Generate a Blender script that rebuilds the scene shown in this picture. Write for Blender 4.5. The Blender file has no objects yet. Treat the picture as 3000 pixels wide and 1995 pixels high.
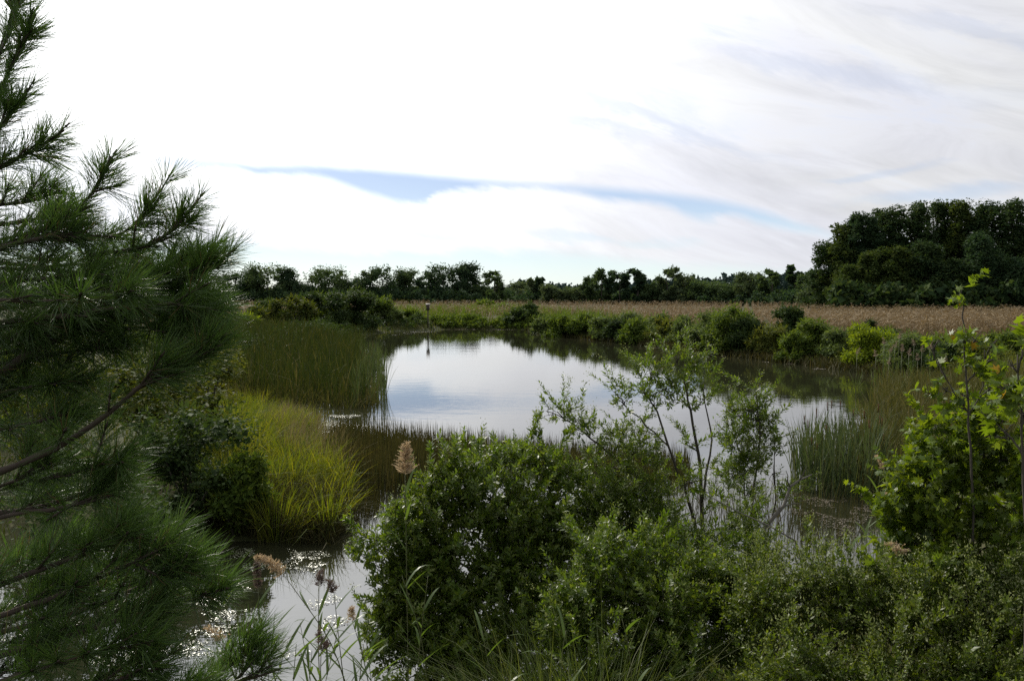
import bpy, math
import numpy as np
from mathutils import Vector, Matrix

R = np.random.default_rng(11)
rad = math.radians
SC = bpy.context.scene
COL = SC.collection

# ------------------------------------------------------------------ camera
CAM = np.array([0.0, 0.0, 4.5])
FPX, PITCH = 804.0, rad(3.27)
cam_d = bpy.data.cameras.new("camera")
cam_d.sensor_width = 36.0
cam_d.lens = 36.0 * FPX / 1024.0
cam_d.clip_start = 0.05
cam_d.clip_end = 6000.0
cam = bpy.data.objects.new("camera", cam_d)
COL.objects.link(cam)
cam.location = CAM
cam.rotation_euler = (rad(90) - PITCH, 0, 0)
SC.camera = cam

# ------------------------------------------------------------------ world, sun, exposure
SUN_AZ, SUN_EL = rad(-29.0), rad(37.0)          # azimuth from +Y towards +X
world = bpy.data.worlds.new("World")
SC.world = world
world.use_nodes = True


def px_angles(x, y):
    az = math.atan((x - 512) / FPX)
    el = math.atan((294 - y) / FPX * math.cos(az))
    return az, el


def build_sky():
    nt = world.node_tree
    nt.nodes.clear()
    L = nt.links.new

    def N(t, **kw):
        n = nt.nodes.new(t)
        for k, v in kw.items():
            setattr(n, k, v)
        return n

    def M(op, a, b=None, c=None, clamp=False):
        n = N("ShaderNodeMath", operation=op, use_clamp=clamp)
        for i, v in enumerate((a, b, c)):
            if v is None:
                continue
            if isinstance(v, (int, float)):
                n.inputs[i].default_value = v
            else:
                L(v, n.inputs[i])
        return n.outputs[0]

    def smooth(v, lo, hi, t0=0.0, t1=1.0):
        n = N("ShaderNodeMapRange", interpolation_type="SMOOTHSTEP")
        L(v, n.inputs[0])
        for i, x in enumerate((lo, hi, t0, t1)):
            n.inputs[i + 1].default_value = x
        return n.outputs[0]

    out = N("ShaderNodeOutputWorld")
    tc = N("ShaderNodeTexCoord")
    nrm = N("ShaderNodeVectorMath", operation="NORMALIZE")
    L(tc.outputs["Generated"], nrm.inputs[0])
    sep = N("ShaderNodeSeparateXYZ")
    L(nrm.outputs[0], sep.inputs[0])
    X, Y, Z = sep.outputs
    az = M("ARCTAN2", X, Y)
    el = M("ARCSINE", Z)

    def noise(sx, sy, scale, detail, rough=0.55, off=0.0, dist=0.0):
        cb = N("ShaderNodeCombineXYZ")
        L(M("MULTIPLY", az, sx), cb.inputs[0])
        L(M("MULTIPLY_ADD", el, sy, M("MULTIPLY", az, 0.30 * sy)), cb.inputs[1])
        cb.inputs[2].default_value = off
        n = N("ShaderNodeTexNoise")
        n.inputs["Scale"].default_value = scale
        n.inputs["Detail"].default_value = detail
        n.inputs["Roughness"].default_value = rough
        n.inputs["Distortion"].default_value = dist
        L(cb.outputs[0], n.inputs["Vector"])
        return n.outputs[0]

    n_edge = noise(1.0, 2.6, 11.0, 6.0, 0.6, 3.0)
    n_fine = noise(1.0, 4.0, 5.0, 8.0, 0.62, 9.0, 0.6)
    n_big = noise(1.0, 3.2, 2.2, 4.0, 0.5, 5.0, 0.4)
    az_w = M("MULTIPLY_ADD", M("SUBTRACT", n_edge, 0.5), 0.11, az)
    el_w = M("MULTIPLY_ADD", M("SUBTRACT", n_edge, 0.5), 0.034, el)

    # openings in the thin cloud sheet: (azimuth/elevation of centre, half sizes, tilt, depth)
    gaps = [(430, 237, 55, 6, 2, 0.45), (575, 237, 50, 5, 4, 0.4), (655, 243, 40, 5, 4, 0.35), (940, 194, 90, 7, -3, 0.5), (870, 176, 60, 4, -6, 0.3),
            (640, 118, 130, 9, 20, 0.30), (600, 128, 60, 6, 12, 0.25), (840, 78, 170, 11, 15, 0.22), (990, 40, 140, 9, 18, 0.2)]
    opening = None
    for (gx, gy, hx, hy, tilt, dep) in gaps:
        a0, e0 = px_angles(gx, gy)
        a_h = hx / FPX * math.cos(a0) ** 2
        e_h = hy / FPX * math.cos(a0)
        t = -rad(tilt)
        dx, dy = M("SUBTRACT", az_w, a0), M("SUBTRACT", el_w, e0)
        u = M("MULTIPLY_ADD", dx, math.cos(t), M("MULTIPLY", dy, math.sin(t)))
        v = M("MULTIPLY_ADD", dy, math.cos(t), M("MULTIPLY", dx, -math.sin(t)))
        r = M("SQRT", M("ADD", M("POWER", M("DIVIDE", u, a_h), 2.0), M("POWER", M("DIVIDE", v, e_h), 2.0)))
        g = smooth(r, 1.5, 0.2, 0.0, dep)
        opening = g if opening is None else M("MAXIMUM", opening, g)

    def edge(pts):
        """height of a cloud edge as a function of azimuth"""
        fc = N("ShaderNodeFloatCurve")
        cu = fc.mapping.curves[0]
        q = []
        for x, y in pts:
            a, e = px_angles(x, y)
            q.append(((a + .6) / 1.2, e / .25))
        q = [(0.0, q[0][1])] + q + [(1.0, q[-1][1])]
        while len(cu.points) < len(q):
            cu.points.new(0.5, 0.5)
        for p, (a, e) in zip(cu.points, q):
            p.location = (a, e)
        fc.mapping.update()
        L(M("MULTIPLY_ADD", az_s, 1 / 1.2, 0.5), fc.inputs["Value"])
        return M("MULTIPLY", fc.outputs[0], .25)

    az_s = M("MULTIPLY_ADD", M("SUBTRACT", n_edge, 0.5), 0.07, az)
    wob = M("MULTIPLY", M("SUBTRACT", n_edge, 0.5), 0.030)
    up_e = edge([(150, 160), (174, 160), (280, 165.5), (377, 170), (438, 176), (513, 183), (569, 186), (663, 194), (731, 204), (814, 229), (850, 238)])
    lo_e = edge([(150, 160), (174, 165), (280, 175), (325, 181), (377, 197), (413, 204), (440, 194), (470, 191), (513, 190), (569, 192), (607, 200), (650, 203), (670, 208),
                 (690, 217), (712, 221), (730, 216), (757, 223), (814, 233), (850, 241)])
    g1 = smooth(M("SUBTRACT", M("ADD", up_e, M("MULTIPLY", wob, 0.35)), el), -0.0075, 0.0085)
    g2 = smooth(M("SUBTRACT", el, M("ADD", lo_e, wob)), -0.0085, 0.0085)
    opening = M("MAXIMUM", opening, M("MULTIPLY", M("MULTIPLY", g1, g2), 0.92))
    thin = smooth(n_fine, 0.50, 0.76, 0.0, 0.34)
    lowe = edge([(150, 240), (249, 241), (362, 247), (475, 247), (550, 250), (663, 259), (738, 265), (850, 270)])
    low = smooth(M("SUBTRACT", M("ADD", lowe, wob), el), -0.006, 0.014, 0.0, 0.9)   # the sheet ends low over the horizon
    opening = M("MAXIMUM", M("MAXIMUM", opening, thin), low)
    cover = M("SUBTRACT", 1.0, opening, clamp=True)

    # thin cloud scatters the sun forward: brighter towards the sun
    sv = (math.sin(SUN_AZ) * math.cos(SUN_EL), math.cos(SUN_AZ) * math.cos(SUN_EL), math.sin(SUN_EL))
    dot = N("ShaderNodeVectorMath", operation="DOT_PRODUCT")
    L(nrm.outputs[0], dot.inputs[0])
    dot.inputs[1].default_value = sv
    ang = M("ARCCOSINE", M("MINIMUM", dot.outputs["Value"], 0.99999))
    glow = M("MULTIPLY", M("EXPONENT", M("MULTIPLY", M("POWER", M("DIVIDE", ang, 0.53), 2.0), -1.0)), GLOW)
    bright = M("MULTIPLY_ADD", M("SUBTRACT", n_fine, 0.5), 0.60, M("ADD", glow, CLOUD))
    bright = M("MULTIPLY", bright, smooth(ang, 0.9, 2.3, 1.0, 0.68))
    ccol = N("ShaderNodeMix", data_type="RGBA")
    ccol.inputs["A"].default_value = (0.91, 0.925, 1.0, 1)
    ccol.inputs["B"].default_value = (0.975, 0.985, 1.0, 1)
    L(smooth(n_big, 0.35, 0.6), ccol.inputs["Factor"])
    cs = N("ShaderNodeVectorMath", operation="SCALE")
    L(ccol.outputs["Result"], cs.inputs[0])
    L(bright, cs.inputs["Scale"])

    sky = N("ShaderNodeTexSky", sky_type="NISHITA")
    sky.sun_disc = False
    sky.sun_elevation = SUN_EL
    sky.sun_rotation = SUN_AZ
    sky.air_density, sky.dust_density, sky.ozone_density = 1.0, 0.3, 3.0
    b_sky = N("ShaderNodeBackground")
    L(sky.outputs[0], b_sky.inputs[0])
    b_sky.inputs[1].default_value = SKY
    b_cl = N("ShaderNodeBackground")
    L(cs.outputs[0], b_cl.inputs[0])
    b_cl.inputs[1].default_value = 1.0
    veil = N("ShaderNodeMix", data_type="RGBA")           # thin high haze over the blue
    veil.inputs["A"].default_value = (.74, .92, 1.02, 1)
    veil.inputs["B"].default_value = (.39, .47, .74, 1)
    L(smooth(el, 0.0, 0.16), veil.inputs["Factor"])
    b_v = N("ShaderNodeBackground")
    L(veil.outputs["Result"], b_v.inputs[0])
    b_v.inputs[1].default_value = VEIL
    add = N("ShaderNodeAddShader")
    L(b_sky.outputs[0], add.inputs[0])
    L(b_v.outputs[0], add.inputs[1])
    mx = N("ShaderNodeMixShader")
    L(cover, mx.inputs[0])
    L(add.outputs[0], mx.inputs[1])
    L(b_cl.outputs[0], mx.inputs[2])
    L(mx.outputs[0], out.inputs[0])


GLOW, CLOUD, SKY, VEIL = 2.25, 0.78, 0.05, 0.60
build_sky()

sun_d = bpy.data.lights.new("sun", "SUN")
sun_d.energy = 4.3
sun_d.angle = rad(0.6)
sun_d.color = (1.0, 0.94, 0.82)
sun = bpy.data.objects.new("sun", sun_d)
COL.objects.link(sun)
sun.rotation_euler = (rad(90) - SUN_EL, 0, -SUN_AZ + math.pi)
_sv = Vector((math.sin(SUN_AZ) * math.cos(SUN_EL), math.cos(SUN_AZ) * math.cos(SUN_EL), math.sin(SUN_EL)))
sun.rotation_euler = _sv.to_track_quat("Z", "Y").to_euler()

SC.view_settings.view_transform = "Standard"
SC.view_settings.look = "None"
SC.view_settings.exposure = 0.0
SC.view_settings.gamma = 1.0
SC.view_settings.use_curve_mapping = False
SC.render.engine = "CYCLES"
cy = SC.cycles
cy.max_bounces, cy.diffuse_bounces, cy.glossy_bounces, cy.transmission_bounces = 6, 3, 3, 4
cy.caustics_reflective = cy.caustics_refractive = False
cy.sample_clamp_indirect = 6.0
cy.use_denoising = False


# ------------------------------------------------------------------ materials
def ramp_mat(name, cols, trans=0.0, tcol=None, rough=0.5, spec=0.35, patch=1.5, patch_amt=0.35, island=True):
    """cols: base colours mixed piece by piece and in soft patches; trans: share of light let through"""
    m = bpy.data.materials.new(name)
    m.use_nodes = True
    nt = m.node_tree
    nt.nodes.clear()
    L = nt.links.new
    out = nt.nodes.new("ShaderNodeOutputMaterial")
    p = nt.nodes.new("ShaderNodeBsdfPrincipled")
    p.inputs["Roughness"].default_value = rough
    p.inputs["Specular IOR Level"].default_value = spec
    geo = nt.nodes.new("ShaderNodeNewGeometry")
    tc = nt.nodes.new("ShaderNodeTexCoord")
    nz = nt.nodes.new("ShaderNodeTexNoise")
    nz.inputs["Scale"].default_value = patch
    nz.inputs["Detail"].default_value = 3.0
    L(tc.outputs["Object"], nz.inputs["Vector"])
    mx = nt.nodes.new("ShaderNodeMath")
    mx.operation = "MULTIPLY_ADD"
    L(nz.outputs[0], mx.inputs[0])
    mx.inputs[1].default_value = patch_amt * 2
    mr = nt.nodes.new("ShaderNodeMath")
    mr.operation = "MULTIPLY_ADD"
    if island:
        L(geo.outputs["Random Per Island"], mr.inputs[0])
    else:
        mr.inputs[0].default_value = 0.5
    mr.inputs[1].default_value = 1.0 - patch_amt * 0.6
    mr.inputs[2].default_value = -patch_amt * 0.7
    L(mr.outputs[0], mx.inputs[2])
    cr = nt.nodes.new("ShaderNodeValToRGB")
    els = cr.color_ramp.elements
    while len(els) < len(cols):
        els.new(0.5)
    for i, c in enumerate(cols):
        els[i].position = i / max(1, len(cols) - 1)
        els[i].color = (*c, 1)
    L(mx.outputs[0], cr.inputs[0])
    L(cr.outputs[0], p.inputs["Base Color"])
    if trans > 0:
        t = nt.nodes.new("ShaderNodeBsdfTranslucent")
        hm = nt.nodes.new("ShaderNodeMix")
        hm.data_type = "RGBA"
        hm.blend_type = "MULTIPLY"
        hm.inputs["Factor"].default_value = 1.0
        L(cr.outputs[0], hm.inputs["A"])
        hm.inputs["B"].default_value = (*(tcol or (1.7, 1.6, 0.6)), 1)
        L(hm.outputs["Result"], t.inputs[0])
        ms = nt.nodes.new("ShaderNodeMixShader")
        ms.inputs[0].default_value = trans
        L(p.outputs[0], ms.inputs[1])
        L(t.outputs[0], ms.inputs[2])
        L(ms.outputs[0], out.inputs[0])
    else:
        L(p.outputs[0], out.inputs[0])
    return m


def G(*a):
    return [tuple(x) for x in a]


MAT = {
    "pine": ramp_mat("pine_needles", G((.034, .068, .018), (.058, .104, .024), (.096, .146, .036)), 0.34, (1.5, 1.6, .8), 0.42, 0.34),
    "needle_brown": ramp_mat("old_pine_needles", G((.09, .060, .030), (.14, .095, .045), (.19, .13, .07)), .3, (1.2, 1.1, .8), .6, .2),
    "pine_bark": ramp_mat("pine_bark", G((.035, .026, .020), (.075, .058, .045)), 0, None, .9, .2, 30, .5, False),
    "bark": ramp_mat("grey_bark", G((.045, .038, .030), (.085, .075, .060)), 0, None, .85, .2, 14, .5, False),
    "dead": ramp_mat("dead_wood", G((.11, .10, .085), (.20, .185, .16)), 0, None, .9, .2, 14, .5, False),
    "ground_leaf": ramp_mat("groundsel_leaf", G((.048, .088, .011), (.082, .128, .016), (.132, .160, .028)), 0.46, (1.6, 1.6, .55), 0.4, 0.32),
    "bud": ramp_mat("groundsel_bud", G((.17, .20, .08), (.24, .26, .12)), .3, (1.3, 1.3, .8), .7, .2),
    "elder": ramp_mat("marsh_elder_leaf", G((.044, .078, .009), (.074, .110, .013), (.120, .145, .022)), 0.46, (1.6, 1.55, .6), 0.42, 0.3, 2.6, .6),
    "gum": ramp_mat("sweetgum_leaf", G((.060, .106, .012), (.098, .150, .015), (.150, .190, .020)), 0.52, (1.7, 1.6, .45), .42, .45),
    "gum_turn": ramp_mat("turning_leaf", G((.22, .20, .02), (.32, .17, .02)), .4, (1.3, 1.1, .5), .4, .4),
    "shrub_a": ramp_mat("shrub_green", G((.044, .078, .014), (.070, .110, .018), (.110, .142, .028)), 0.38, (1.6, 1.5, .6), 0.7, 0.12, .9),
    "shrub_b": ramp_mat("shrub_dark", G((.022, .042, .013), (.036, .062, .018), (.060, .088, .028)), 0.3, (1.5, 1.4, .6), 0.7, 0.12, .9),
    "shrub_c": ramp_mat("shrub_sage", G((.058, .090, .028), (.084, .118, .036), (.122, .150, .052)), 0.38, (1.4, 1.4, .7), 0.7, 0.12, .9),
    "shrub_y": ramp_mat("shrub_yellow_green", G((.095, .145, .012), (.130, .182, .015), (.165, .205, .022)), 0.48, (1.5, 1.4, .4), 0.7, 0.12, .9),
    "shrub_g": ramp_mat("shrub_goldenrod", G((.058, .082, .018), (.090, .112, .022), (.140, .140, .026)), .34, (1.4, 1.3, .5), 0.7, 0.12, .9),
    "shrub_o": ramp_mat("shrub_autumn", G((.034, .056, .014), (.058, .080, .016), (.100, .100, .018)), 0.36, (1.5, 1.4, .5), 0.7, 0.12, 1.2),
    "tree_a": ramp_mat("tree_leaf_dark", G((.020, .040, .024), (.033, .061, .030), (.060, .090, .038)), 0.3, (1.4, 1.4, .7), 0.8, 0.08, .25),
    "tree_b": ramp_mat("tree_leaf_mid", G((.034, .058, .026), (.052, .084, .034), (.084, .115, .044)), 0.32, (1.4, 1.4, .7), 0.8, 0.08, .25),
    "tree_c": ramp_mat("tree_leaf_pale", G((.048, .070, .036), (.070, .100, .048), (.105, .130, .062)), 0.32, (1.4, 1.4, .7), 0.8, 0.08, .25),
    "wood": ramp_mat("wood_leaf", G((.018, .037, .015), (.030, .054, .020), (.064, .086, .026)), 0.3, (1.4, 1.4, .7), 0.8, 0.08, .3, .5),
    "wood_b": ramp_mat("wood_leaf_olive", G((.026, .044, .013), (.044, .068, .018), (.088, .106, .026)), .32, (1.4, 1.4, .6), .8, .08, .3, .5),
    "wood_c": ramp_mat("wood_leaf_blue", G((.020, .041, .020), (.032, .058, .026), (.058, .084, .034)), .3, (1.3, 1.4, .8), .8, .08, .3, .5),
    "plume_f": ramp_mat("weathered_plume", G((.15, .12, .095), (.22, .175, .14), (.28, .23, .19)), .4, (1.2, 1.1, .9), .8, .1, 6),
    "far": ramp_mat("haze_blue_leaf", G((.020, .040, .034), (.030, .052, .042)), 0.1, (1, 1, 1), 0.8, 0.08, .05),  # bluish haze of distance put into the leaf colour
    "corn": ramp_mat("dry_corn", G((.120, .088, .050), (.180, .136, .078), (.255, .200, .122)), .25, (1.2, 1.05, .8), 0.7, 0.12, .05, .3),
    "cattail": ramp_mat("cattail_blade", G((.020, .034, .008), (.032, .048, .011), (.062, .064, .017)), 0.2, (1.5, 1.4, .5), 0.7, 0.12, .4),
    "cattail_r": ramp_mat("cattail_blade_green", G((.034, .060, .026), (.055, .080, .032), (.105, .105, .050)), .26, (1.4, 1.4, .6), 0.55, 0.22, .5),
    "brown_reed": ramp_mat("browning_reed", G((.040, .052, .014), (.070, .074, .022), (.14, .12, .055)), .26, (1.4, 1.3, .6), 0.7, 0.12, .5),
    "spike": ramp_mat("cattail_spike", G((.07, .035, .018), (.10, .05, .025)), 0, None, .9, .1),
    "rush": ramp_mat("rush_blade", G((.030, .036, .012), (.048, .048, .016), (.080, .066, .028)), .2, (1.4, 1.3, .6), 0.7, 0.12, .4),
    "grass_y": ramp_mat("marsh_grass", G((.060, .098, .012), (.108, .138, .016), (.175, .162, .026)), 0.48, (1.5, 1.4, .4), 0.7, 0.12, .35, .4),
    "grass_g": ramp_mat("bank_grass", G((.050, .070, .022), (.078, .098, .030), (.115, .118, .044)), .32, (1.5, 1.4, .5), 0.7, 0.12, .3, .4),
    "grass_n": ramp_mat("near_grass", G((.045, .072, .018), (.075, .102, .026), (.13, .14, .05)), .38, (1.5, 1.5, .5), 0.55, 0.22, 1.2),
    "grass_t": ramp_mat("tan_grass", G((.12, .105, .055), (.19, .16, .085), (.25, .21, .12)), .3, (1.2, 1.1, .7), 0.7, 0.12, .1, .4),
    "reed": ramp_mat("common_reed_leaf", G((.050, .090, .022), (.075, .120, .028), (.11, .15, .04)), .40, (1.5, 1.5, .5), .4, .4, 2.0),
    "reed_stem": ramp_mat("common_reed_stem", G((.060, .075, .025), (.10, .10, .04)), 0, None, .5, .4, 3, .4, False),
    "plume": ramp_mat("reed_plume", G((.30, .225, .14), (.42, .33, .22), (.52, .43, .31)), .4, (1.2, 1.1, .9), .8, .1, 6),
    "plume_d": ramp_mat("reed_plume_dark", G((.105, .078, .070), (.16, .12, .105)), .35, (1.2, 1.1, .9), .8, .1, 6),
    "duck": ramp_mat("floating_leaf", G((.13, .15, .08), (.20, .21, .13), (.27, .26, .19)), 0, None, .36, .9, 1.0),
    "mat": ramp_mat("floating_scum", G((.080, .070, .045), (.120, .098, .070), (.17, .14, .11)), 0, None, .55, .4, 1.0),
    "box": ramp_mat("weathered_board", G((.055, .045, .036), (.10, .085, .07)), 0, None, .8, .2, 9, .5),
    "roofing": ramp_mat("pale_board", G((.17, .155, .14), (.24, .22, .20)), 0, None, .7, .3, 9, .5),
}


def terrain_mat():
    m = bpy.data.materials.new("bank_soil")
    m.use_nodes = True
    nt = m.node_tree
    L = nt.links.new
    p = nt.nodes["Principled BSDF"]
    p.inputs["Roughness"].default_value = 0.95
    p.inputs["Specular IOR Level"].default_value = 0.15
    tc = nt.nodes.new("ShaderNodeTexCoord")
    a = nt.nodes.new("ShaderNodeTexNoise")
    a.inputs["Scale"].default_value = 0.35
    a.inputs["Detail"].default_value = 8
    L(tc.outputs["Object"], a.inputs["Vector"])
    cr = nt.nodes.new("ShaderNodeValToRGB")
    e = cr.color_ramp.elements
    e[0].position, e[0].color = 0.3, (.022, .026, .010, 1)
    e[1].position, e[1].color = 0.62, (.070, .062, .030, 1)
    e2 = e.new(0.48)
    e2.color = (.040, .046, .016, 1)
    L(a.outputs[0], cr.inputs[0])
    L(cr.outputs[0], p.inputs["Base Color"])
    b = nt.nodes.new("ShaderNodeTexNoise")
    b.inputs["Scale"].default_value = 6
    b.inputs["Detail"].default_value = 6
    L(tc.outputs["Object"], b.inputs["Vector"])
    bu = nt.nodes.new("ShaderNodeBump")
    bu.inputs["Strength"].default_value = 0.6
    bu.inputs["Distance"].default_value = 0.1
    L(b.outputs[0], bu.inputs["Height"])
    L(bu.outputs[0], p.inputs["Normal"])
    return m


def water_mat():
    m = bpy.data.materials.new("pond_water")
    m.use_nodes = True
    nt = m.node_tree
    L = nt.links.new
    p = nt.nodes["Principled BSDF"]
    p.inputs["Base Color"].default_value = (.020, .021, .011, 1)
    p.inputs["Roughness"].default_value = 0.015
    p.inputs["IOR"].default_value = 1.85
    tc = nt.nodes.new("ShaderNodeTexCoord")
    hs = []
    for sc, sx, sy, w in ((1.0, 1.0, 1.6, 1.0), (4.5, 1.0, 2.2, 0.30), (0.22, 1.0, 1.5, 1.2)):
        mp = nt.nodes.new("ShaderNodeMapping")
        mp.inputs["Scale"].default_value = (sx * sc, sy * sc, 1)
        mp.inputs["Rotation"].default_value = (0, 0, 0.2)
        L(tc.outputs["Object"], mp.inputs[0])
        n = nt.nodes.new("ShaderNodeTexNoise")
        n.inputs["Scale"].default_value = 1.0
        n.inputs["Detail"].default_value = 2
        L(mp.outputs[0], n.inputs["Vector"])
        mu = nt.nodes.new("ShaderNodeMath")
        mu.operation = "MULTIPLY"
        L(n.outputs[0], mu.inputs[0])
        mu.inputs[1].default_value = w
        hs.append(mu.outputs[0])
    ad = nt.nodes.new("ShaderNodeMath")
    L(hs[0], ad.inputs[0])
    L(hs[1], ad.inputs[1])
    ad2 = nt.nodes.new("ShaderNodeMath")
    L(ad.outputs[0], ad2.inputs[0])
    L(hs[2], ad2.inputs[1])
    bu = nt.nodes.new("ShaderNodeBump")
    bu.inputs["Strength"].default_value = 1.0
    bu.inputs["Distance"].default_value = 0.0026
    L(ad2.outputs[0], bu.inputs["Height"])
    L(bu.outputs[0], p.inputs["Normal"])
    return m


# ------------------------------------------------------------------ helpers
def ray(x, y):
    f = np.array([0, math.cos(PITCH), -math.sin(PITCH)])
    u = np.array([0, math.sin(PITCH), math.cos(PITCH)])
    return f * FPX + np.array([1.0, 0, 0]) * (x - 512) + u * (340 - y)


def at(x, y, d):
    """the point seen at pixel x, y, d metres ahead"""
    v = ray(x, y)
    return CAM + v * (d / v[1])


def on(x, y, z=0.0):
    v = ray(x, y)
    return CAM + v * ((z - CAM[2]) / v[2])


def norm(v):
    v = np.asarray(v, float)
    return v / np.maximum(np.linalg.norm(v, axis=-1, keepdims=True), 1e-9)


def unit(n):
    return norm(R.normal(size=(n, 3)))


def mesh(name, parts, mats, smooth=False):
    """parts: (verts, tris, material slot)"""
    V, F, MI, k = [], [], [], 0
    for v, f, mi in parts:
        if len(f) == 0:
            continue
        V.append(np.asarray(v, float).reshape(-1, 3))
        F.append(np.asarray(f).reshape(-1, 3) + k)
        MI.append(np.full(len(F[-1]), mi))
        k += len(V[-1])
    V, F, MI = np.concatenate(V), np.concatenate(F), np.concatenate(MI)
    me = bpy.data.meshes.new(name)
    me.vertices.add(len(V))
    me.vertices.foreach_set("co", V.astype(np.float32).ravel())
    me.loops.add(F.size)
    me.loops.foreach_set("vertex_index", F.astype(np.int32).ravel())
    me.polygons.add(len(F))
    me.polygons.foreach_set("loop_start", np.arange(0, F.size, 3, dtype=np.int32))
    me.polygons.foreach_set("material_index", MI.astype(np.int32))
    if smooth:
        me.polygons.foreach_set("use_smooth", np.ones(len(F), bool))
    for m in mats:
        me.materials.append(m)
    me.update(calc_edges=True)
    return me


def link(name, data, parent=None, loc=None):
    o = bpy.data.objects.new(name, data)
    COL.objects.link(o)
    if parent is not None:
        o.parent = parent
    if loc is not None:
        o.location = loc
    return o


def tag(o, label=None, cat=None, group=None, kind=None):
    if label:
        o["label"] = label
    if cat:
        o["category"] = cat
    if group:
        o["group"] = group
    if kind:
        o["kind"] = kind
    return o


def thing(name, loc, label, cat, group=None):
    return tag(link(name, None, None, Vector(loc)), label, cat, group)


def part(name, parts, mats, parent, stuff=False, smooth=False):
    o = link(name, mesh(name, parts, mats, smooth), parent)
    if stuff:
        o["kind"] = "stuff"
    return o


def stuff(name, parts, mats, label, cat):
    return tag(link(name, mesh(name, parts, mats)), label, cat, None, "stuff")


def tube(pts, r0, r1=None, sides=5, radii=None):
    P = np.asarray(pts, float)
    n = len(P)
    rr = np.linspace(r0, r0 if r1 is None else r1, n) if radii is None else np.asarray(radii)
    T = np.gradient(P, axis=0)
    T = norm(T)
    ref = np.array([0.0, 0, 1]) if abs(T[0][2]) < 0.9 else np.array([1.0, 0, 0])
    A = norm(np.cross(T, ref))
    B = np.cross(T, A)
    th = np.arange(sides) * 2 * math.pi / sides
    V = P[:, None] + rr[:, None, None] * (np.cos(th)[None, :, None] * A[:, None] + np.sin(th)[None, :, None] * B[:, None])
    V = V.reshape(-1, 3)
    F = []
    for i in range(n - 1):
        for j in range(sides):
            a, b = i * sides + j, i * sides + (j + 1) % sides
            F += [(a, b, b + sides), (a, b + sides, a + sides)]
    k = len(V)
    V = np.vstack([V, P[0] - T[0] * 0, P[-1]])
    for j in range(sides):
        F.append((k, (j + 1) % sides, j))
        F.append((k + 1, (n - 1) * sides + j, (n - 1) * sides + (j + 1) % sides))
    return V, np.array(F)


def curve(a, b, n=6, sag=0.0, wob=0.0):
    """points from a to b, bowed by sag (vector) and wobbling"""
    a, b = np.asarray(a, float), np.asarray(b, float)
    t = np.linspace(0, 1, n)[:, None]
    P = a + (b - a) * t + np.asarray(sag) * (4 * t * (1 - t))
    if wob:
        w = R.normal(size=(n, 3)) * wob
        w[0] = w[-1] = 0
        P += w
    return P


LEAF2 = (np.array([[0, 0, 0], [-.5, .45, .10], [0, 1, 0], [.5, .45, .10]]), np.array([[0, 2, 1], [0, 3, 2]]))
LEAF4 = (np.array([[0, 0, 0], [-.42, .35, .10], [-.40, .68, .08], [0, 1, -.06], [.40, .68, .08], [.42, .35, .10], [0, .5, 0]]),
         np.array([[0, 6, 1], [1, 6, 2], [2, 6, 3], [3, 6, 4], [4, 6, 5], [5, 6, 0]]))
LEAFK = (np.array([[0, 0, 0], [-.45, .48, .10], [0, 1, -.05], [.45, .48, .10], [0, .52, 0]]), np.array([[0, 4, 1], [1, 4, 2], [2, 4, 3], [3, 4, 0]]))
BLADE = (np.array([[-.5, 0, 0], [.5, 0, 0], [-.42, .5, 0], [.42, .5, 0], [0, 1, 0]]), np.array([[0, 1, 3], [0, 3, 2], [2, 3, 4]]))


def star_leaf():
    v = [(0, 0.30, 0)]
    lobes = [(-150, .38), (-100, .55), (-72, .25), (-45, .62), (-24, .28), (0, .72), (24, .28), (45, .62), (72, .25), (100, .55), (150, .38)]
    for a, r in lobes:
        x, y = math.sin(rad(a)) * r, math.cos(rad(a)) * r + .30
        v.append((x, y, -.22 * r * r + (.03 if r < .3 else 0)))
    f = [(0, i + 1, i) for i in range(1, len(lobes))] + [(0, 1, len(lobes))]
    return np.array(v), np.array(f)


STAR = star_leaf()


def frames(A, N):
    A = norm(A)
    B = norm(np.cross(A, N))
    return B, A, np.cross(B, A)


def scatter(tpl, P, A, N, S, W=None):
    """copies of a small shape: length S along A, width W"""
    tv, tf = tpl
    B, A, N = frames(A, N)
    S = np.broadcast_to(np.asarray(S, float), (len(P),))
    W = S if W is None else np.broadcast_to(np.asarray(W, float), (len(P),))
    V = (P[:, None] + (tv[None, :, 0] * W[:, None])[..., None] * B[:, None] + (tv[None, :, 1] * S[:, None])[..., None] * A[:, None]
         + (tv[None, :, 2] * W[:, None])[..., None] * N[:, None])
    m = len(tv)
    F = tf[None] + (np.arange(len(P)) * m)[:, None, None]
    return V.reshape(-1, 3), F.reshape(-1, 3)


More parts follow.
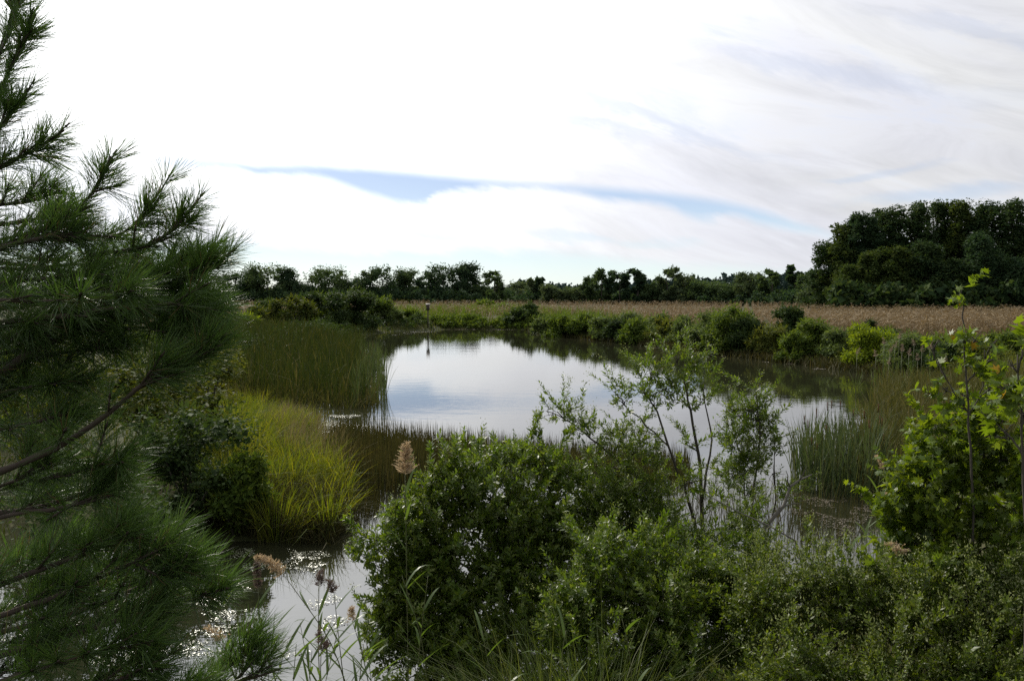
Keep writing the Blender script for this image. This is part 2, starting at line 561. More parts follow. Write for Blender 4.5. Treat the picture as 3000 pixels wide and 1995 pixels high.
def blades(P, H, Wd, lean=0.18, curl=0.25, segs=2, bend=None):
    """grass blades from the points P: heights H, widths Wd, leaning and curling over"""
    n = len(P)
    H = np.broadcast_to(np.asarray(H, float), (n,))
    Wd = np.broadcast_to(np.asarray(Wd, float), (n,))
    th = R.uniform(0, 2 * math.pi, n)
    D = np.stack([np.cos(th), np.sin(th), np.zeros(n)], 1)
    if bend is not None:
        D = norm(D + np.asarray(bend))
    ph = R.uniform(0, 2 * math.pi, n)
    side = np.stack([np.cos(ph), np.sin(ph), np.zeros(n)], 1)
    ln = np.abs(R.normal(0, lean, n))
    cu = np.abs(R.normal(0, curl, n))
    rows = []
    for i in range(segs + 1):
        t = i / segs
        c = P + D * (H * (ln * t + cu * t ** 2.2))[:, None] + np.array([0, 0, 1.0]) * (H * (t - 0.45 * cu * t ** 3))[:, None]
        w = Wd * (1 - 0.25 * t) * 0.5
        if i == segs:
            rows.append(c[:, None])
        else:
            rows.append(np.stack([c - side * w[:, None], c + side * w[:, None]], 1))
    V = np.concatenate(rows, 1)
    f = []
    for i in range(segs - 1):
        a = 2 * i
        f += [(a, a + 1, a + 3), (a, a + 3, a + 2)]
    a = 2 * (segs - 1)
    f.append((a, a + 1, a + 2))
    F = np.array(f)[None] + (np.arange(n) * V.shape[1])[:, None, None]
    return V.reshape(-1, 3), F.reshape(-1, 3)


# ------------------------------------------------------------------ ground and pond
POND = np.array([(-14, 2.2), (-12.5, 7), (-10.5, 11.5), (-8.5, 14.2), (-3.7, 14.6), (-3.3, 16.6), (-3.9, 20), (-4.9, 24), (-8.8, 26.5), (-10.8, 31),
                 (-12.5, 38), (-14.0, 50), (-15.4, 66), (-16.8, 86), (-14.5, 98), (-9, 103), (-3, 105), (3, 102), (5.3, 88), (9.5, 78), (12.2, 71),
                 (15.0, 63), (17.4, 56.5), (19.8, 50), (21.0, 45), (21.2, 39.8), (19, 34), (15.0, 27.5), (11.2, 21.5), (9.4, 18.2), (7.7, 15.4), (5.6, 12.6),
                 (3.0, 10.3), (1.1, 8.7), (-0.5, 7.3), (-1.2, 5.5), (-1.6, 2.2)])


def pond_dist(P):
    """signed distance to the shore, negative on the water"""
    P = np.asarray(P, float)[..., :2]
    sh = P.shape[:-1]
    P = P.reshape(-1, 2)
    best = np.full(len(P), 1e9)
    inside = np.zeros(len(P), bool)
    for i in range(len(POND)):
        a, b = POND[i], POND[(i + 1) % len(POND)]
        ab = b - a
        t = np.clip(((P - a) @ ab) / (ab @ ab), 0, 1)
        best = np.minimum(best, np.linalg.norm(P - a - t[:, None] * ab, axis=1))
        c = ((a[1] > P[:, 1]) != (b[1] > P[:, 1]))
        with np.errstate(divide="ignore", invalid="ignore"):
            xi = (b[0] - a[0]) * (P[:, 1] - a[1]) / (b[1] - a[1]) + a[0]
        inside ^= c & (P[:, 0] < xi)
    return np.where(inside, -best, best).reshape(sh)


def ground_z(P):
    P = np.asarray(P, float)
    d = pond_dist(P)
    near = 1.0 / (1.0 + (np.hypot(P[..., 0], P[..., 1]) / 6.5) ** 4)
    bank = np.where(d > 0, 0.85 * (1 - np.exp(-d / 3.5)), np.maximum(d * 0.35, -0.7))
    lump = 0.05 * np.sin(P[..., 0] * 1.7) * np.sin(P[..., 1] * 1.3 + 0.6)
    return bank + np.where(d > 0, lump * np.clip(d, 0, 1) + near * 0.55 * np.clip(d / 2, 0, 1), 0) + 0.02


def gz(x, y):
    return float(ground_z(np.array([[x, y]]))[0])


def build_ground():
    xs = np.unique(np.concatenate([np.linspace(-30, 36, 112), np.linspace(-140, -30, 30), np.linspace(36, 220, 40), [-4000, -1500, -600, -300, 400, 700, 1500, 4000]]))
    ys = np.unique(np.concatenate([np.linspace(-6, 50, 96), np.linspace(50, 125, 80), np.linspace(125, 400, 26), [-60, -20, 600, 900, 1500, 2500, 4500]]))
    X, Y = np.meshgrid(xs, ys)
    P = np.stack([X, Y], -1)
    Z = ground_z(P)
    V = np.dstack([X, Y, Z]).reshape(-1, 3)
    nx, ny = len(xs), len(ys)
    i, j = np.meshgrid(np.arange(nx - 1), np.arange(ny - 1))
    a = (j * nx + i).ravel()
    F = np.concatenate([np.stack([a, a + 1, a + 1 + nx], 1), np.stack([a, a + 1 + nx, a + nx], 1)])
    o = link("ground", mesh("ground", [(V, F, 0)], [terrain_mat()], True))
    tag(o, "low muddy banks and field soil around the pond", None, None, "structure")


def build_water():
    c = POND.mean(0)
    s = 3.0
    pts = []
    n = len(POND)
    for k in range(n):          # widened outline, hidden under the banks
        a, b, d = POND[k - 1], POND[k], POND[(k + 1) % n]
        t = norm(d - a)
        pts.append(b + np.array([t[1], -t[0]]) * 1.2 * ORI)
    pts = np.array(pts)
    V = np.c_[pts, np.zeros(n)]
    me = bpy.data.meshes.new("water")
    me.from_pydata([tuple(v) for v in V], [], [tuple(range(n) if ORI > 0 else reversed(range(n)))])
    me.materials.append(water_mat())
    o = link("water", me)
    tag(o, "still pond water mirroring the white sky", None, None, "structure")


_area = 0.5 * np.sum(POND[:, 0] * np.roll(POND[:, 1], -1) - np.roll(POND[:, 0], -1) * POND[:, 1])
ORI = 1 if _area > 0 else -1
build_ground()
build_water()


# ------------------------------------------------------------------ far trees
def crown_leaves(C, RR, n_each, size, flat=0.8, jit=0.75):
    """leaf clusters on the clumps C with radii RR"""
    n = (n_each * (RR / RR.mean()) ** 2).astype(int) + 4
    idx = np.repeat(np.arange(len(C)), n)
    D = unit(len(idx))
    core = R.uniform(size=len(idx)) < .22               # big overlapping leaf masses deep inside
    rr = RR[idx] * np.where(core, R.uniform(0, .6, len(idx)), R.uniform(0.25, 1, len(idx)) ** 0.45)
    P = C[idx] + D * rr[:, None] * np.array([1, 1, flat])
    Nn = norm(D * 0.9 + np.array([0, 0, .35]) + R.normal(size=D.shape) * jit)
    A = norm(np.cross(Nn, unit(len(idx))))
    S = size * R.uniform(0.6, 1.35, len(idx)) * np.where(core, 2.1, 1.0)
    return scatter(LEAF2, P, A, Nn, S, S * R.uniform(.55, .9, len(idx)))


def make_tree(name, base, H, W, kind, mat, label, cat="tree", group=None, nleaf=3000, size=0.5, crown_low=0.12):
    base = np.asarray(base, float)
    t = thing(name, base, label, cat, group)
    nb = {"round": 40, "tall": 40, "thin": 24, "vine": 12, "low": 30, "wood": 90}[kind]
    C, RR = [], []
    for k in range(nb):
        h = crown_low + (0.93 - crown_low) * ((k + R.uniform(0, 1)) / nb)
        if kind == "round":
            w = 0.5 * math.sqrt(max(0.05, 1 - ((h - 0.52) / 0.55) ** 2))
        elif kind == "low":
            w = 0.5 * math.sqrt(max(0.05, 1 - ((h - 0.35) / 0.72) ** 2))
        elif kind == "vine":
            w = 0.32
        elif kind == "thin":
            w = 0.46 * (0.5 + 0.5 * math.sin(h * 2.6))
        else:
            w = 0.5 * min(1.0, 1.22 - h * 0.95 + 0.12 * R.normal()) * (0.8 + 0.2 * min(1, h * 4))
        a = R.uniform(0, 2 * math.pi)
        rr = w * W * R.uniform(0.35, 0.85)
        C.append((math.cos(a) * rr, math.sin(a) * rr, h * H))
        q = {"thin": .11, "vine": .17, "wood": .105}.get(kind, .155)
        RR.append(W * q * R.uniform(0.65, 1.45))
    C, RR = np.array(C), np.array(RR)
    C[:, 2] = np.minimum(C[:, 2], H - RR * 0.7)
    V, F = crown_leaves(C, RR, nleaf / nb, size, 1.35 if kind == "wood" else .8)
    if kind not in ("vine",):                            # twigs breaking the outline
        k = int(nleaf * .10)
        i = R.integers(0, nb, k)
        Dv = norm(unit(k) + np.array([0, 0, .9]))
        a, b = scatter(LEAF2, C[i] + Dv * (RR[i] * .9)[:, None], norm(Dv + R.normal(size=Dv.shape) * .25), unit(k), size * R.uniform(1.0, 2.0, k), size * .6)
        F = np.concatenate([F, b + len(V)])
        V = np.concatenate([V, a])
    V[:, 2] *= H / np.quantile(V[:, 2], .999)
    V[:, :2] *= W / (np.quantile(V[:, 0], .99) - np.quantile(V[:, 0], .01))
    V[:, 2] = np.maximum(V[:, 2], 0.05)
    part("crown", [(V, F, 0)], [mat], t, True)
    tr = H * 0.022 if kind != "vine" else H * 0.035
    tips = [tube(curve((0, 0, -.3), (R.normal() * .04 * H, R.normal() * .04 * H, H * .82), 6, 0, .008 * H), tr, tr * .3)]
    for k in range(0, nb, 3):
        h0 = max(0.12 * H, C[k, 2] - W * 0.25)
        tips.append(tube(curve((0, 0, h0), C[k], 4, (0, 0, .03 * W)), tr * .38, tr * .12, 4))
    part("trunk", [(v, f, 0) for v, f in tips], [MAT["bark"]], t, False, True)
    return t


DF = 315.0    # left tree line
far_trees = [  # x, top, width px, kind, material, metres ahead, label
    (236, 270, 34, "round", "tree_a", DF, "dark tree partly behind the drooping pine needles, at the end of the far tree line"),
    (252, 268, 26, "tall", "tree_a", DF + 8, "dark slender tree just clear of the pine needles in the far tree line"),
    (269, 262, 36, "round", "tree_b", DF, "tall rounded tree nearest the pine bough, highest of its cluster"),
    (288, 266, 26, "tall", "tree_a", DF + 4, "narrower tree leaning on the tall rounded tree by the pine, beside a dip of sky"),
    (304, 281, 26, "low", "tree_a", DF, "low dark tree filling the dip between two taller far crowns"),
    (330, 265, 42, "round", "tree_b", DF, "broad dome shaped tree standing alone above the dark bank shrubs"),
    (350, 276, 32, "low", "tree_a", DF + 6, "short tree sloping off the broad dome shaped tree"),
    (366, 269, 20, "thin", "tree_c", DF, "pale thin crowned tree with sky showing through its top"),
    (384, 265, 40, "round", "tree_a", DF, "big round topped tree between the pale thin tree and the middle of the far row"),
    (406, 267, 30, "tall", "tree_b", DF + 5, "upright tree in the middle of the far row, touching a round topped neighbour"),
    (426, 270, 22, "thin", "tree_a", DF, "loose narrow tree at the notch before the tallest far clump"),
    (444, 263, 36, "round", "tree_a", DF, "wide dark tree making the front half of the tallest far clump"),
    (467, 261, 30, "tall", "tree_a", DF + 4, "tallest dark tree at the edge of the far clump, above the nest box field"),
    (481, 284, 18, "low", "tree_b", DF, "small low tree between the tallest clump and the lone tree"),
    (494, 270, 19, "thin", "tree_b", DF - 20, "lone slim tree with bare trunks showing, standing in front of the far gap"),
    (521, 280, 26, "low", "tree_c", DF + 60, "hazy low tree just past the lone slim tree"),
    (533, 278, 12, "vine", "tree_c", DF - 10, "bare limbed snag draped with vines at the low gap"),
    (538, 277, 5, "vine", "tree_a", DF - 12, "vine smothered pole like snag, first of the pair"),
    (542, 277, 5, "vine", "tree_a", DF - 9, "vine smothered pole like snag, second and thicker of the pair"),
    (552, 283, 22, "low", "tree_c", DF - 25, "soft pale willow like tree beside the twin snags"),
    (571, 286, 24, "low", "tree_c", DF - 25, "lowest pale tree in the gap below the distant woods"),
    (590, 275, 18, "round", "tree_b", 290, "first tree of the far right hand row, with a notched top"),
    (602, 268, 22, "thin", "tree_b", 284, "ragged double crowned tree starting the far right hand row"),
    (620, 271, 22, "thin", "tree_a", 280, "tree with drooping vine clumps hanging from high limbs"),
    (637, 268, 14, "vine", "tree_a", 278, "snag topped by one dark ball of vines"),
    (651, 280, 28, "low", "tree_b", 280, "low spreading tree just past the vine ball snag"),
    (668, 266, 22, "thin", "tree_c", 275, "thin feathery tree whose twigs stand highest in the middle of the row"),
    (686, 273, 28, "round", "tree_c", 272, "grey green rounded tree next to the feathery tree"),
    (706, 279, 34, "low", "tree_b", 268, "broad mid green tree in the flat stretch of the row"),
    (728, 281, 36, "low", "tree_b", 262, "broad low tree closing the flat stretch of the row"),
    (750, 271, 26, "round", "tree_c", 250, "pale rounded tree just before the vine covered column"),
    (772, 269, 22, "thin", "tree_b", 240, "loose topped tree beside the vine covered column"),
    (794, 265, 14, "vine", "tree_a", 232, "dark squared column of vines standing out of the row"),
    (806, 269, 18, "thin", "tree_b", 225, "thin tree between the vine column and the big woods"),
    (820, 279, 34, "low", "tree_c", 205, "pale bushy tree at the foot of the big dark woods"),
]


def base_for(x, d):
    p = at(x, 300, d)
    return np.array([p[0], d, 0.85])


for (x, top, w, kind, mk, d, lab) in far_trees:
    b = base_for(x, d)
    H = at(x, top, d)[2] - b[2]
    W = w * d / FPX * 1.12
    vine = "snag" in lab or "column" in lab
    make_tree("vine_covered_snag" if vine else "field_tree", b, H, W, kind, MAT[mk], lab, "snag" if vine else "tree",
              None if vine else "trees along the far edge of the field", int(1100 + 85 * w * (1.0 if kind != "thin" else .65)), 0.34 + d / 1600)

# dense low growth under the far rows
bush_pts = []
for x in np.arange(200, 842, 1.1):
    d = np.interp(x, [200, 580, 720, 830], [DF - 4, DF - 8, 266, 205]) + R.normal() * 4
    if 500 < x < 580 and R.uniform() < .35:
        continue
    p = base_for(x, d)
    bush_pts.append((p[0], p[1], .9 + R.uniform(0.3, 4.2)))
bush_pts = np.array(bush_pts)
V, F = crown_leaves(bush_pts, R.uniform(1.3, 2.8, len(bush_pts)), 60, .7)
V[:, 2] = np.maximum(V[:, 2], .9)
stuff("hedgerow_undergrowth", [(V, F, 0)], [MAT["tree_a"]], "dark tangled undergrowth along the foot of the far tree rows", "undergrowth")

# woods beyond the gap
pp = []
for x in np.arange(150, 900, 1.4):
    d = 760 + R.uniform(-60, 60)
    top = np.interp(x, [150, 505, 525, 560, 580, 700, 760, 860], [290, 287, 280, 284, 286, 277, 275, 272]) + R.uniform(-1.5, 3)
    p = at(x, 300, d)
    zt = at(x, top, d)[2]
    for q in range(4):
        pp.append((p[0], d + R.normal() * 10, max(1.5, zt - 3 - q * 4.5 * R.uniform(.7, 1.1))))
pp = np.array(pp)
V, F = crown_leaves(pp, R.uniform(3.0, 4.6, len(pp)), 11, 2.8)
V[:, 2] = np.maximum(V[:, 2], .9)
stuff("distant_woods", [(V, F, 0)], [MAT["far"]], "far off woods with blue green haze put into their leaf colour, seen through the gap in the tree rows", "woods")

# ------------------------------------------------------------------ big dark woods
woods = [  # x, top, width, metres ahead, label
    (829, 240, 36, 176, "leaning edge tree of the dark woods, wispy against the sky"),
    (846, 220, 36, 172, "second step of the rising edge of the dark woods"),
    (862, 212, 34, 170, "square shouldered tree where the woods reach half height"),
    (884, 208, 42, 172, "full crowned tree after the square shouldered one, spiky along its top"),
    (910, 202, 44, 170, "tall tree in the first half of the woods top, notched crown"),
    (934, 200, 40, 172, "tall dense tree carrying the middle of the woods top"),
    (956, 199, 36, 168, "tall tree directly above the tip of the sweetgum sapling"),
    (985, 200, 44, 166, "loose crowned woods tree with chinks of sky below its top"),
    (1010, 199, 44, 164, "woods tree cut by the picture edge, ragged pointed top"),
    (1038, 200, 46, 162, "outermost woods tree showing only its inner limbs"),
    (1070, 203, 50, 160, "woods tree standing past the frame behind the outermost one"),
    (868, 250, 34, 160, "lower rounded tree in front of the rising woods edge"),
    (893, 246, 36, 158, "mid height tree in front, filling the shaded foot of the woods"),
    (925, 240, 40, 157, "broad mid height tree in deep shade at the middle of the woods"),
    (982, 232, 44, 155, "sunlit fronted tree bulging forward from the woods"),
    (1022, 256, 44, 150, "low round tree at the very front of the woods by the frame edge"),
    (848, 264, 30, 160, "low shrubby tree at the thin end of the woods"),
    (955, 258, 36, 156, "short dark tree tucked behind the sweetgum sapling top"),
]
for (x, top, w, d, lab) in woods:
    b = base_for(x, d)
    H = at(x, top, d)[2] - b[2]
    make_tree("woods_tree", b, H, w * d / FPX * 1.25, "wood", MAT[("wood", "wood_b", "wood_c", "wood_b", "wood")[int(x) % 5]], lab, "tree", "trees of the dark woods beside the field", 11500 if x < 1030 else 6000, 0.33, 0.06)
pp = []
for x in np.arange(836, 1110, 1.0):
    p = base_for(x, 152 + R.normal() * 3)
    pp.append((p[0], p[1], .9 + R.uniform(.4, 5.0)))
    p = base_for(x, 182 + R.normal() * 4)
    pp.append((p[0], p[1], .9 + R.uniform(1, 15) * np.interp(x, [836, 880], [.3, 1])))
pp = np.array(pp)
V, F = crown_leaves(pp, R.uniform(1.3, 2.4, len(pp)), 40, .8)
V[:, 2] = np.maximum(V[:, 2], .9)
stuff("woods_undergrowth", [(V, F, 0)], [MAT["wood"]], "black shaded undergrowth at the foot of the big woods", "undergrowth")


# ------------------------------------------------------------------ corn field
def build_corn():
    d = 1.0 / R.uniform(1 / 300.0, 1 / 62.0, 26000)
    px = R.uniform(140, 1100, len(d))
    X = (px - 512) / FPX * d
    Y = d
    row = np.round((X * 0.96 - Y * 0.28) / 1.5) * 1.5           # planted in rows
    X = (row + Y * 0.28) / 0.96 + R.normal(0, .12, len(d))
    P = np.stack([X, Y], 1)
    dist = pond_dist(P)
    edge = np.where(X > 4, 10.0 + 0.06 * np.abs(X - 10), 24.0) + 3 * np.sin(X * .3)
    ok = (dist > edge) & (Y < np.interp(px, [140, 580, 720, 840, 860, 1100], [306, 300, 258, 200, 148, 143]))
    P, d = P[ok], d[ok]
    n = len(P)
    base = np.c_[P, ground_z(P)]
    H = R.uniform(1.55, 2.15, n)
    parts = []
    w = 0.03 + d / 5500
    V, F = blades(base, H, w, .06, .03, 1)
    parts.append((V, F, 0))
    for k in range(5):
        t = R.uniform(.2, .95, n)
        p0 = base + np.array([0, 0, 1.0]) * (H * t)[:, None]
        th = R.uniform(0, 2 * math.pi, n)
        A = np.stack([np.cos(th), np.sin(th), R.uniform(-.9, .6, n)], 1)
        parts.append((*scatter(LEAF2, p0, A, unit(n) * .5 + np.array([0, 0, 1.0]), R.uniform(.35, .75, n), .06 + d / 2600), 0))
    stuff("corn_field", parts, [MAT["corn"]], "field of dry brown standing corn between the pond bank and the tree rows", "corn field")


build_corn()
# pale grass headland beyond the corn
n = 5000
xx = R.uniform(385, 500, n)
P = np.array([base_for(a, 308 + b) for a, b in zip(xx, R.uniform(-3, 3, n))])
V, F = blades(P, R.uniform(1.6, 2.3, n), .35, .2, .2, 1)
stuff("headland_grass", [(V, F, 0)], [MAT["grass_y"]], "strip of pale green grass between the corn and the far trees", "grass")


# ------------------------------------------------------------------ bank shrubs
def make_shrub(name, base, H, W, mat, label, cat="shrub", group=None, n=2200, size=.09, shape="dome", nb=13, depth=None):
    base = np.asarray(base, float)
    t = thing(name, base, label, cat, group)
    D = W if depth is None else depth
    C, RR = [], []
    for k in range(nb):
        h = R.uniform(.12, .86)
        prof = {"dome": math.sqrt(max(.04, 1 - (h / 1.02) ** 2)), "tall": .55 + .45 * math.sin(h * 3.0), "column": .8, "vase": .45 + .55 * h}[shape]
        a = R.uniform(0, 2 * math.pi)
        q = prof * R.uniform(.2, .85) * .5
        C.append((math.cos(a) * q * W, math.sin(a) * q * D, h * H))
        RR.append(min(W, H) * R.uniform(.13, .25))
    C, RR = np.array(C), np.array(RR)
    C[:, 2] = np.clip(C[:, 2], RR * .6, H - RR * .75)
    V, F = crown_leaves(C, RR, n / nb, size, .85, .8)
    sz, sx = H / np.quantile(V[:, 2], .998), W / (np.quantile(V[:, 0], .985) - np.quantile(V[:, 0], .015))
    V *= np.array([sx, sx, sz])
    C *= np.array([sx, sx, sz])
    # sprigs standing out of the outline
    k = int(n * .09)
    i = R.integers(0, nb, k)
    Dv = norm(unit(k) + np.array([0, 0, .7]))
    P0 = C[i] + Dv * (RR[i] * .95)[:, None]
    V2, F2 = scatter(LEAF2, P0, norm(Dv + R.normal(size=Dv.shape) * .3), unit(k), size * 2.6 * R.uniform(.6, 1.5, k), size * .7)
    V[:, 2] = np.maximum(V[:, 2], -.05)
    part("foliage", [(V, F, 0), (V2, F2, 0)], [mat], t, True)
    st = [tube(curve((R.normal() * .04 * W, R.normal() * .04 * W, -.2), C[q] * np.array([1, 1, .9]), 5, (0, 0, .05 * H), .01 * H), .02 * math.sqrt(H) + .004 * W, .008, 4)
          for q in range(0, nb, 2)]
    part("stems", [(v, f, 0) for v, f in st], [MAT["bark"]], t, False, True)
    return t


shrubs = [  # x, top, base y, width px, material, shape, label (pixels give the place and size; base sits on the bank)
    (284, 296, 332, 50, "shrub_o", "dome", "brownish dark shrub behind the cattail stand, rounded top"),
    (266, 299, 329, 28, "shrub_b", "dome", "small grey green shrub nearest the pine on the far bank"),
    (318, 291, 330, 42, "shrub_b", "dome", "dark shrub between the brownish shrub and the biggest bank shrub"),
    (347, 289, 330, 52, "shrub_b", "dome", "biggest darkest shrub above the end of the cattail stand"),
    (336, 293, 326, 30, "shrub_a", "tall", "greener shrub rising behind the biggest dark bank shrub"),
    (319, 311, 331, 28, "shrub_y", "dome", "low yellow green shrub in front of the dark bank shrubs"),
    (243, 313, 334, 36, "shrub_y", "dome", "bright yellow green shrub beside the pine needles"),
    (378, 297, 327, 30, "shrub_a", "dome", "mid green shrub at the far corner of the water, pointed top"),
    (392, 306, 327, 26, "shrub_c", "dome", "soft sage shrub just past the pointed far corner shrub"),
    (233, 303, 313, 10, "shrub_b", "dome", "tiny dark shrub standing in the corn by the pine"),
    (413, 309, 326, 22, "shrub_a", "dome", "low shrub before the nest box"),
    (486, 299, 314, 16, "shrub_a", "tall", "single upright green shrub above the far bank reeds"),
    (503, 302, 316, 14, "shrub_c", "dome", "little pale shrub next to the upright far bank one"),
    (524, 300, 326, 32, "shrub_b", "dome", "round dark headed shrub at the middle of the far bank"),
    (560, 310, 334, 28, "shrub_a", "dome", "light green shrub after the round dark headed one"),
    (545, 314, 331, 24, "shrub_c", "dome", "low sage shrub in front of the far bank corner"),
    (580, 309, 335, 20, "shrub_a", "tall", "narrow green shrub beside the light green pair"),
    (601, 312, 337, 24, "shrub_c", "dome", "greyish shrub halfway to the dark low shrub"),
    (619, 315, 339, 28, "shrub_b", "dome", "dark low shrub right on the waterline"),
    (643, 308, 338, 38, "shrub_c", "vase", "wide light sage shrub, spreading top"),
    (634, 313, 341, 22, "shrub_a", "dome", "small shrub at the foot of the wide sage one"),
    (670, 314, 342, 34, "shrub_g", "dome", "golden tinged weedy shrub"),
    (691, 311, 345, 34, "shrub_c", "dome", "sage shrub between the golden one and the tall peaked shrub"),
    (712, 304, 348, 42, "shrub_c", "dome", "large grey green shrub before the tall peaked shrub"),
    (733, 296, 351, 36, "shrub_a", "tall", "tall peaked shrub, highest on the right bank"),
    (748, 311, 352, 38, "shrub_b", "dome", "dark bulky shrub leaning over the water by the tall peaked one"),
    (725, 325, 350, 34, "shrub_a", "dome", "rounded green shrub low against the water under the tall peaked one"),
    (788, 299, 350, 24, "shrub_b", "column", "slender dark column shaped shrub standing clear"),
    (770, 321, 354, 34, "shrub_g", "dome", "olive shrub at the foot of the dark column"),
    (811, 313, 357, 46, "shrub_a", "dome", "broad ragged shrub after the dark column"),
    (797, 328, 358, 36, "shrub_a", "dome", "low leafy shrub before the broad ragged one"),
    (836, 324, 360, 28, "shrub_c", "dome", "greyish shrub tucked beside the brilliant yellow green one"),
    (866, 317, 364, 44, "shrub_y", "dome", "brilliant yellow green shrub, brightest on the bank"),
    (888, 322, 362, 30, "shrub_b", "dome", "dark shrub hugging the brilliant yellow green one"),
    (874, 316, 345, 22, "shrub_b", "dome", "small blackish shrub above the brilliant yellow green one"),
    (912, 326, 371, 46, "shrub_c", "dome", "grey green clump among the pale plumes"),
    (940, 332, 376, 44, "shrub_b", "dome", "shadowy clump behind the sapling stems"),
    (1003, 325, 372, 56, "shrub_a", "dome", "wide weedy shrub beyond the sapling by the picture edge"),
    (975, 338, 380, 40, "shrub_o", "dome", "russet tinged shrub just under the sapling crown"),
]
for (x, top, by, w, mk, shp, lab) in shrubs:
    p = on(x, by, 0.25)
    z = gz(p[0], p[1])
    d = p[1]
    H = (at(x, top, d)[2] - z) * (.84 if x > 500 else .97)
    W = w * d / FPX * 1.12
    a = W * H / (d / FPX) ** 2
    make_shrub("bank_shrub", (p[0], p[1], z), H, W, MAT[mk], lab, "shrub", "shrubs along the pond bank", int(min(6500, 1300 + a * 2.6)), max(.08, d * 1.65 / FPX), shp, 24)


# ------------------------------------------------------------------ grasses, reeds and rushes
def region(poly_px, n, z=0.0, keep=None):
    """random ground points inside a pixel outline"""
    poly = np.array(poly_px, float)
    G0 = np.array([on(x, y, z)[:2] for x, y in poly])
    lo, hi = G0.min(0), G0.max(0)
    out = []
    while len(out) < n:
        q = R.uniform(lo, hi, (n * 4, 2))
        ins = np.zeros(len(q), bool)
        for i in range(len(G0)):
            a, b = G0[i], G0[(i + 1) % len(G0)]
            c = ((a[1] > q[:, 1]) != (b[1] > q[:, 1]))
            with np.errstate(divide="ignore", invalid="ignore"):
                xi = (b[0] - a[0]) * (q[:, 1] - a[1]) / (b[1] - a[1]) + a[0]
            ins ^= c & (q[:, 0] < xi)
        q = q[ins]
        if keep is not None:
            q = q[keep(q)]
        out = list(out) + list(q)
        if len(q) == 0:
            break
    q = np.array(out[:n])
    return np.c_[q, np.maximum(ground_z(q), -.15)]


# bank grass all round the shore
P = []
q = np.c_[R.uniform(-45, 60, 160000), R.uniform(13, 118, 160000)]
dd = pond_dist(q)
wgt = np.exp(-np.maximum(dd, 0) / 7.0)
ok = (dd > -.25) & (R.uniform(size=len(q)) < wgt) & (np.abs(q[:, 0] / q[:, 1]) < .72)
q = q[ok][:30000]
B0 = np.c_[q, ground_z(q)]
dq = q[:, 1]
V, F = blades(B0, R.uniform(.35, 1.0, len(q)) * np.clip(pond_dist(q) * .35 + .45, .4, 1.1), .012 + dq / 1500, .25, .35, 2)
stuff("bank_grass", [(V, F, 0)], [MAT["grass_g"]], "tangle of green and olive grass round the pond banks", "grass")

# taller weeds behind the far bank
P = region([(385, 322), (510, 319), (560, 326), (650, 338), (650, 330), (560, 318), (500, 312), (385, 315)], 5200, .3)
V, F = blades(P, R.uniform(.9, 2.3, len(P)), .10, .18, .2, 2)
stuff("far_bank_reeds", [(V, F, 0)], [MAT["shrub_a"]], "soft green reeds and weeds lining the far end of the pond", "reeds")
# leafy weeds filling the bank between the shrubs
def weed_bank(name, lo, hi, n, h0, h1, mk, label, width=4.5, off=1.6):
    s = POND[lo:hi]
    seg = np.linalg.norm(np.diff(s, axis=0), axis=1)
    i = R.choice(len(seg), n, p=seg / seg.sum())
    t = R.uniform(0, 1, (n, 1))
    q = s[i] + (s[i + 1] - s[i]) * t
    dv = norm(s[i + 1] - s[i])
    nrm = np.c_[dv[:, 1], -dv[:, 0]] * ORI
    q = q + nrm * (off * .3 + R.uniform(0, 1, (n, 1)) ** 1.3 * width) + R.normal(0, .4, (n, 2))
    h = R.uniform(h0, h1, n) * (.45 + .55 * np.clip(pond_dist(q) / 2.0, 0, 1))
    C = np.c_[q, ground_z(q) + h * .6]
    d = q[:, 1].mean()
    V, F = crown_leaves(C, np.maximum(.25, h * .42), 28, max(.08, 1.6 * d / FPX), 1.1, .8)
    v2, f2 = blades(np.c_[q, ground_z(q)], h * 1.35, .03 + q[:, 1] / 2200, .15, .2, 2)
    stuff(name, [(V, F, 0), (v2, f2, 0)], [MAT[mk]], label, "weeds")


weed_bank("bank_weeds", 15, 19, 800, .5, 1.5, "shrub_a", "leafy green weeds massed along the far end of the pond")
weed_bank("bank_weeds", 18, 23, 900, .5, 1.5, "shrub_c", "sage green weeds filling the bank between the right hand shrubs")
weed_bank("bank_weeds", 22, 27, 900, .5, 1.4, "shrub_g", "olive and golden weeds on the nearer right bank")
weed_bank("bank_weeds", 11, 16, 420, .6, 1.6, "shrub_b", "dark weeds along the left bank behind the cattails")
# dark waterline sedge under the right bank shrubs
s = POND[17:27]
pts = []
for i in range(len(s) - 1):
    k = int(np.linalg.norm(s[i + 1] - s[i]) * 130)
    t = R.uniform(0, 1, (k, 1))
    pts.append(s[i] + (s[i + 1] - s[i]) * t + R.normal(0, .5, (k, 2)))
q = np.concatenate(pts)
B0 = np.c_[q, np.maximum(ground_z(q), -.05)]
V, F = blades(B0, R.uniform(.3, .8, len(q)), .03 + q[:, 1] / 1800, .3, .4, 2)
stuff("waterline_sedge", [(V, F, 0)], [MAT["rush"]], "dark fringe of sedge where the bank meets the water", "sedge")

# pale dry grass between corn and the near end of the bank
P = region([(830, 322), (1060, 340), (1060, 322), (960, 318), (860, 317)], 6000, .85)
V, F = blades(P, R.uniform(.5, 1.1, len(P)), .05, .25, .35, 2)
stuff("tan_field_grass", [(V, F, 0)], [MAT["grass_t"]], "dry tan grass strip between the corn and the bank shrubs", "grass")

